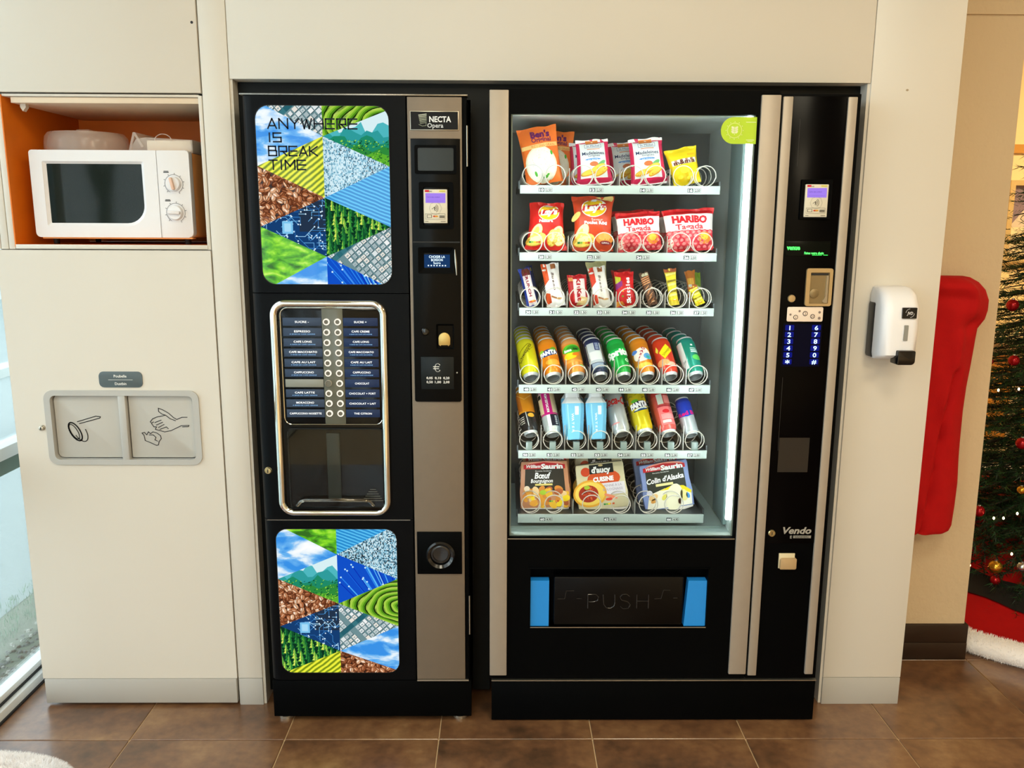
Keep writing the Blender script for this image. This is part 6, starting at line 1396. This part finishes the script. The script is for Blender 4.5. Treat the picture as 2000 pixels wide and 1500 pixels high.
def _badge(a):
    a.text('JVD', .5, .5, .28, '#e8e8ea', 2, wid=.42, shear=.2, bold=.02)
    a.line([(.5+.30*math.cos(t), .5+.40*math.sin(t)) for t in [1.7+1.3*k/6 for k in range(7)]], .03, '#e8e8ea'); a.line([(.5+.30*math.cos(t), .5+.40*math.sin(t)) for t in [-1.4+1.3*k/6 for k in range(7)]], .03, '#e8e8ea')
b_art = Art(.036, hh*.145); _badge(b_art); b_art.build('lettering', lambda u, v, d: (-.004+u, yfr-.0016-d, hh*.60+v), la)

# red felt cover hanging on the column
YR = .19
prof = [(1035, 1800, 1842), (1031, 1792, 1851), (1022, 1788, 1856), (985, 1788, 1862), (940, 1790, 1867), (900, 1794, 1869), (850, 1798, 1873), (800, 1802, 1877), (755, 1806, 1884), (720, 1810, 1891), (690, 1814, 1896), (660, 1818, 1901), (640, 1820, 1905), (622, 1824, 1920), (605, 1826, 1926), (585, 1828, 1928), (565, 1830, 1921), (550, 1834, 1908), (541, 1840, 1893), (538.5, 1850, 1880)]
rc_ = thing('red_cover', 'red felt cover hanging on the cream column beside the white pier', 'cover', (0, 0, 0))
mb = MB(); NS = 56; vs = []
prof = [tuple(a_+(b_-a_)*k/4 for a_, b_ in zip(prof[j], prof[j+1])) for j in range(len(prof)-1) for k in range(4)]+[prof[-1]]
for j, (py, xl, xr2) in enumerate(prof):
    z = PZ(1870, py, YR); xb = PX(xr2, py, YR); xa = min(1.168, xb-.06)
    t = j/(len(prof)-1); dep = .060*(1-.85*max(0, (t-.85)/.15)**1.5)*(.75+.35*t)
    cx, hx_ = (xa+xb)/2, (xb-xa)/2
    for k in range(NS):
        q = 2*PI*k/NS; cr = math.cos(q); sr = math.sin(q)
        lf = -.22+1.15*(z-.62); fold = 1+.10*math.sin(3*q+z*5)*(1-abs(cr))+.16*math.exp(-((cr-lf)/.10)**2)-.30*math.exp(-((cr-lf-.16)/.10)**2)*(z < .95)-.35*math.exp(-(((z-1.075)/.022)**2+((cr-.45)/.30)**2))-.25*math.exp(-(((z-1.15)/.02)**2+((cr+.2)/.5)**2))+.05*math.sin(8*cr+z*31)
        vs.append((cx+hx_*cr*(1+.0*fold), YR+dep*sr*fold, z))
mb.add(vs, [tuple(range(NS))[::-1]]+[(j*NS+k, j*NS+(k+1) % NS, (j+1)*NS+(k+1) % NS, (j+1)*NS+k) for j in range(len(prof)-1) for k in range(NS)]+[tuple((len(prof)-1)*NS+k for k in range(NS))])
M_red = mat('red_felt', '#b00c0e', .85, spec=.2, var=.10, vscale=30, bump=.4, bscale=300)
obj('fabric', mb, M_red, rc_, smooth=80)


# ------------------------------------------------------------ Christmas tree, skirt, baubles
TCX, TCY = 2.42, 1.10
tr = thing('christmas_tree', 'dark green artificial Christmas tree with baubles and lights right of the column', 'Christmas tree', (TCX, TCY, 0))
obj('trunk', MB().tube([(0, 0, .05), (0, 0, 1.0), (0, 0, 2.35)], lambda t: .035*(1-.8*t), 10), mat('brown_trunk', '#3a2618', .9), tr)
obj('stand', MB().lathe([(.20, .02), (.18, .04), (.05, .07), (.04, .22)], 20), mat('dark_green_stand', '#16301c', .5), tr)
RT = random.Random(11)
nd = MB(); tw = MB()
def cone_r(z): return .80*(1-(z-.22)/2.25)
NB = 640
for b in range(NB):
    zc = .11+2.14*(b/NB)**1.45; R0 = cone_r(zc)*RT.uniform(.84, 1.06); az = b*2.39996+RT.uniform(-.2, .2)
    vis = math.cos(az-math.radians(215))     # branches turned to the room get more needles
    c0 = Vector((0, 0, zc+.10)); tip = Vector((R0*math.cos(az), R0*math.sin(az), zc-.05*R0))
    d = (tip-c0); side = Vector((-math.sin(az), math.cos(az), 0))
    tw.tube([c0, c0+d*.5+Vector((0, 0, -.01)), tip], lambda t: .005*(1-.6*t), 4)
    twigs = [(c0+d*.25, tip)]
    for k in range(6):
        s_ = (-1 if k % 2 else 1); p = c0+d*(.36+.105*k); twigs.append((p, p+d.normalized()*.10+side*s_*(.13-.012*k)*(.6+.5*R0)+Vector((0, 0, RT.uniform(-.02, .04)))))
    for (p, q) in twigs:
        ln = (q-p).length; m_ = int(ln/(.0032 if vis > .25 else .012)); dr = (q-p).normalized(); a1 = dr.orthogonal().normalized(); a2 = dr.cross(a1)
        for i in range(m_):
            o = p+(q-p)*((i+.5)/m_); an = RT.uniform(0, 2*PI); dv = (a1*math.cos(an)+a2*math.sin(an))*.85+dr*.75; L = RT.uniform(.022, .040)
            e = o+dv.normalized()*L; w_ = dr.cross(dv).normalized()*.0019
            nd.add([o-w_, o+w_, e], [(0, 1, 2)], 0 if RT.random() < .7 else 1)
ndo = obj('needles', nd, [mat('dark_needles', '#12301a', .6, var=.3), mat('mid_green_needles', '#2c5a2a', .55, var=.3)], tr, smooth=0); ndo['kind'] = 'stuff'
two = obj('twigs', tw, mat('brown_twigs', '#2c2416', .9), tr, smooth=0); two['kind'] = 'stuff'
def cone_pt(px, py, push=1.0):      # the point where the view ray meets the crown's outer surface
    d = ray(px, py); o = Vector((0, -CAM_D, CAM_H)); best = None
    for k in range(400):
        t = 2.2+.006*k; p = o+d*t; r = math.hypot(p.x-TCX, p.y-TCY)
        if r < cone_r(max(.25, p.z))*push: return p
    t = (TCY-.3+CAM_D)/d.y; return o+d*t
M_rb = mat('red_glass_bauble', '#a8101c', .12, metal=.5, var=.05); M_gb = mat('gold_bauble', '#d8a63a', .2, metal=.85, var=.08, bump=.6, bscale=60); M_sb = mat('silver_bauble', '#c8ccd0', .15, metal=.9)
BAU = [(1977.5, 596, 10, 'r', 'dark red bauble on the highest branch in view'), (1980, 704, 9, 'r', 'red bauble with silver cap below the ledge'), (1933, 706, 6, 'r', 'dark red bauble half hidden by the column edge'), (1912, 998, 9.5, 'r', 'red bauble beside the column at knee height'),
       (1996, 866, 10, 'r', 'bright red bauble cut by the right picture edge'), (1995, 957, 7, 'g', 'small gold bauble at the right picture edge'), (1944, 1107, 11, 'g', 'shiny gold bauble above a small red one'), (1943.5, 1133, 8, 'r', 'small red bauble right under the shiny gold one'),
       (1996, 1107, 8, 's', 'silver bauble at the right picture edge')]
for px_, py_, rp, k, lb in BAU:
    p = cone_pt(px_, py_, 1.04); dist = (p-Vector((0, -CAM_D, CAM_H))).length; r = rp*dist/F_PX
    t = thing('bauble', lb, 'bauble', p, (0, 0, 0), 'baubles on the Christmas tree')
    obj('ball', MB().sphere((0, 0, 0), r, 20, 12), {'r': M_rb, 'g': M_gb, 's': M_sb}[k], t, smooth=80)
    obj('cap', MB().lathe([(r*.25, r*.95), (r*.25, r*1.16), (r*.05, r*1.2)], 12), M_sb, t)
p = cone_pt(1955, 1224, 1.15); p = Vector((1.70, .62, 0)); d = ray(1955, 1224); t_ = (.50+CAM_D)/d.y; p = Vector((0, -CAM_D, CAM_H))+d*t_
rb = 19*(p-Vector((0, -CAM_D, CAM_H))).length/F_PX
t = thing('bauble', 'large gold bauble hanging low in front of the red tree skirt', 'bauble', p, (0, 0, 0), 'baubles on the Christmas tree')
obj('ball', MB().sphere((0, 0, 0), rb, 28, 18, sz=.9), M_gb, t, smooth=80); obj('cap', MB().lathe([(rb*.2, rb*.86), (rb*.2, rb*1.0), (rb*.05, rb*1.02)], 12), M_gb, t)
# low sprig that holds it
sp2 = MB(); base = p+Vector((.22, .20, .14)); tips = p+Vector((-.02, -.01, rb*1.05))
for (u0, u1) in ((base, tips), (base*.6+tips*.4, p+Vector((-.06, .0, rb*1.25))), (base*.4+tips*.6, p+Vector((.02, -.05, rb*1.3))), (base, p+Vector((.12, -.02, rb*2.2)))):
    ln = (u1-u0).length; dr = (u1-u0).normalized(); a1 = dr.orthogonal().normalized(); a2 = dr.cross(a1)
    for i in range(int(ln/.002)):
        o = u0+(u1-u0)*(i*.002/ln); an = RT.uniform(0, 2*PI); dv = (a1*math.cos(an)+a2*math.sin(an))*.8+dr*.7; e = o+dv.normalized()*RT.uniform(.02, .03); w_ = dr.cross(dv).normalized()*.0011
        sp2.add([o-w_-tr.location, o+w_-tr.location, e-tr.location], [(0, 1, 2)], 1)
s2 = obj('low_sprig', sp2, [M_rb, mat('mid_green_needles', '#2c5a2a', .55, var=.3)], tr, smooth=0); s2['kind'] = 'stuff'
fairy = emit('warm_fairy_light', '#ffe0a0', 14)
lt = thing('string_lights', 'small warm white lights strung over the Christmas tree', 'string lights', (0, 0, 0))
LP = [(1975, 705), (1950, 762), (1987, 1003), (1976, 1082), (1894, 1104), (1960, 1012), (1941, 1012), (1990, 760), (1893, 768)]
pts = [cone_pt(a, b, 1.02) for a, b in LP]
for q in pts: obj('bulb', MB().sphere(q, .0034, 8, 6, sz=1.6), fairy, lt)
for k in range(14):
    az = 3.3+.25*k; z = .4+.12*k; r = cone_r(z)*1.0; obj('bulb', MB().sphere((TCX+r*math.cos(az), TCY+r*math.sin(az), z), .0045, 8, 6, sz=1.6), fairy, lt)
hel = [(TCX+cone_r(z)*.93*math.cos(a), TCY+cone_r(z)*.93*math.sin(a), z) for a, z in [(k*.22, .35+1.8*k/170) for k in range(171)]]
obj('cable', MB().tube(hel, .0015, 4), mat('dark_green_cable', '#0d2414', .6), lt)
# tree skirt
def sk_r(a):
    R_ = 1.235+.02*math.sin(7*a)+.015*math.sin(13*a+1); x = TCX+R_*math.cos(a)-.06; y = TCY+R_*math.sin(a)
    return R_, a
ts = thing('tree_skirt', 'red felt tree skirt with white fur trim and black belt band under the tree', 'tree skirt', (0, 0, 0))
NA = 120; rad = [.10, .45, .70, .72, .84, .86, 1.0, 1.12]
def sk_pt(a, r, lift=0):
    x = TCX-.05+r*math.cos(a); y = TCY+r*math.sin(a)
    if x < 1.490 and y < .72: x = 1.490+(x-1.490)*.12
    if x < 1.16: x = 1.16
    h = .012+.16*max(0, 1-r/1.15)+.010*math.sin(a*9)*(r/1.2)+.008*math.sin(a*23+r*9)*(r/1.2)+lift
    return (x, y, max(.006, h))
vs = []; fs = []; mis = []
for j, r in enumerate(rad):
    for k in range(NA): vs.append(sk_pt(2*PI*k/NA, r*(1+.012*math.sin(2*PI*k/NA*7))))
mb = MB()
for j in range(len(rad)-1):
    for k in range(NA): mb.f.append((j*NA+k, j*NA+(k+1) % NA, (j+1)*NA+(k+1) % NA, (j+1)*NA+k)); mb.m.append(0)
mb.v = vs
obj('skirt', mb, M_red, ts, smooth=80)
bb = MB(); bb.v = [sk_pt(2*PI*k/NA, r, .006) for r in (.70, .78, .86) for k in range(NA)]
for j in range(2):
    for k in range(NA): bb.f.append((j*NA+k, j*NA+(k+1) % NA, (j+1)*NA+(k+1) % NA, (j+1)*NA+k)); bb.m.append(0)
obj('belt_band', bb, mat('black_belt_felt', '#0a0808', .8), ts, smooth=80)
M_fur = mat('white_fur', '#f4f0ee', .95, var=.03, vscale=40, bump=1, bscale=120, sheen=.4)
fpath = []
for k in range(NA):
    q = sk_pt(2*PI*k/NA, 1.155*(1+.012*math.sin(2*PI*k/NA*7))); fpath.append((q[0], q[1], .030))
def fur(parent, path, r, seed, n=9000, L=.014, closed=True):
    m = MB().tube(path, lambda t: r*(1+.10*math.sin(t*90)), 12, closed=closed, r2=r*1.5)
    obj('trim', m, M_fur, parent, smooth=80)
    R_ = random.Random(seed); h = MB(); N = len(path)
    for i in range(n):
        k = R_.randrange(N-1); t = R_.random(); c = Vector(path[k]).lerp(Vector(path[k+1]), t); tg = (Vector(path[k+1])-Vector(path[k])).normalized(); sd = Vector((-tg.y, tg.x, 0))
        an = R_.uniform(-.7, PI+.7); nrm = sd*math.cos(an)*1.5+Vector((0, 0, 1))*math.sin(an); o = c+nrm*r*.95; e = o+(nrm.normalized()+Vector((R_.uniform(-.7, .7), R_.uniform(-.7, .7), R_.uniform(-.5, .5)))).normalized()*L; w_ = tg*.0009
        h.add([o-w_, o+w_, e], [(0, 1, 2)])
    q = obj('fur_fibres', h, M_fur, parent, smooth=0); q['kind'] = 'stuff'
fur(ts, [p_ for p_ in fpath], .032, 5, 42000, .012)
# plush object at the lower left corner
hx_, hy_ = -1.262, -.398
ph = thing('santa_hat', 'white plush and red hat lying on the tiles by the glazed wall', 'hat', (hx_, hy_, 0))
path = [(.205*math.cos(2*PI*k/40), .082*math.sin(2*PI*k/40)-.01, .030) for k in range(40)]
fur(ph, path, .028, 9, 26000, .014)
hb_ = MB().lathe([(.17, .02), (.165, .06), (.14, .085), (.10, .10), (.0005, .104)], 28, 0, Matrix.Translation((-.03, -.12, 0)) @ Matrix.Diagonal((1.0, .75, 1, 1)), cap=False)
obj('felt_crown', hb_, M_red, ph, smooth=80)
obj('pompom', MB().sphere((-.105, .03, .048), .022, 14, 10), M_red, ph, smooth=80)
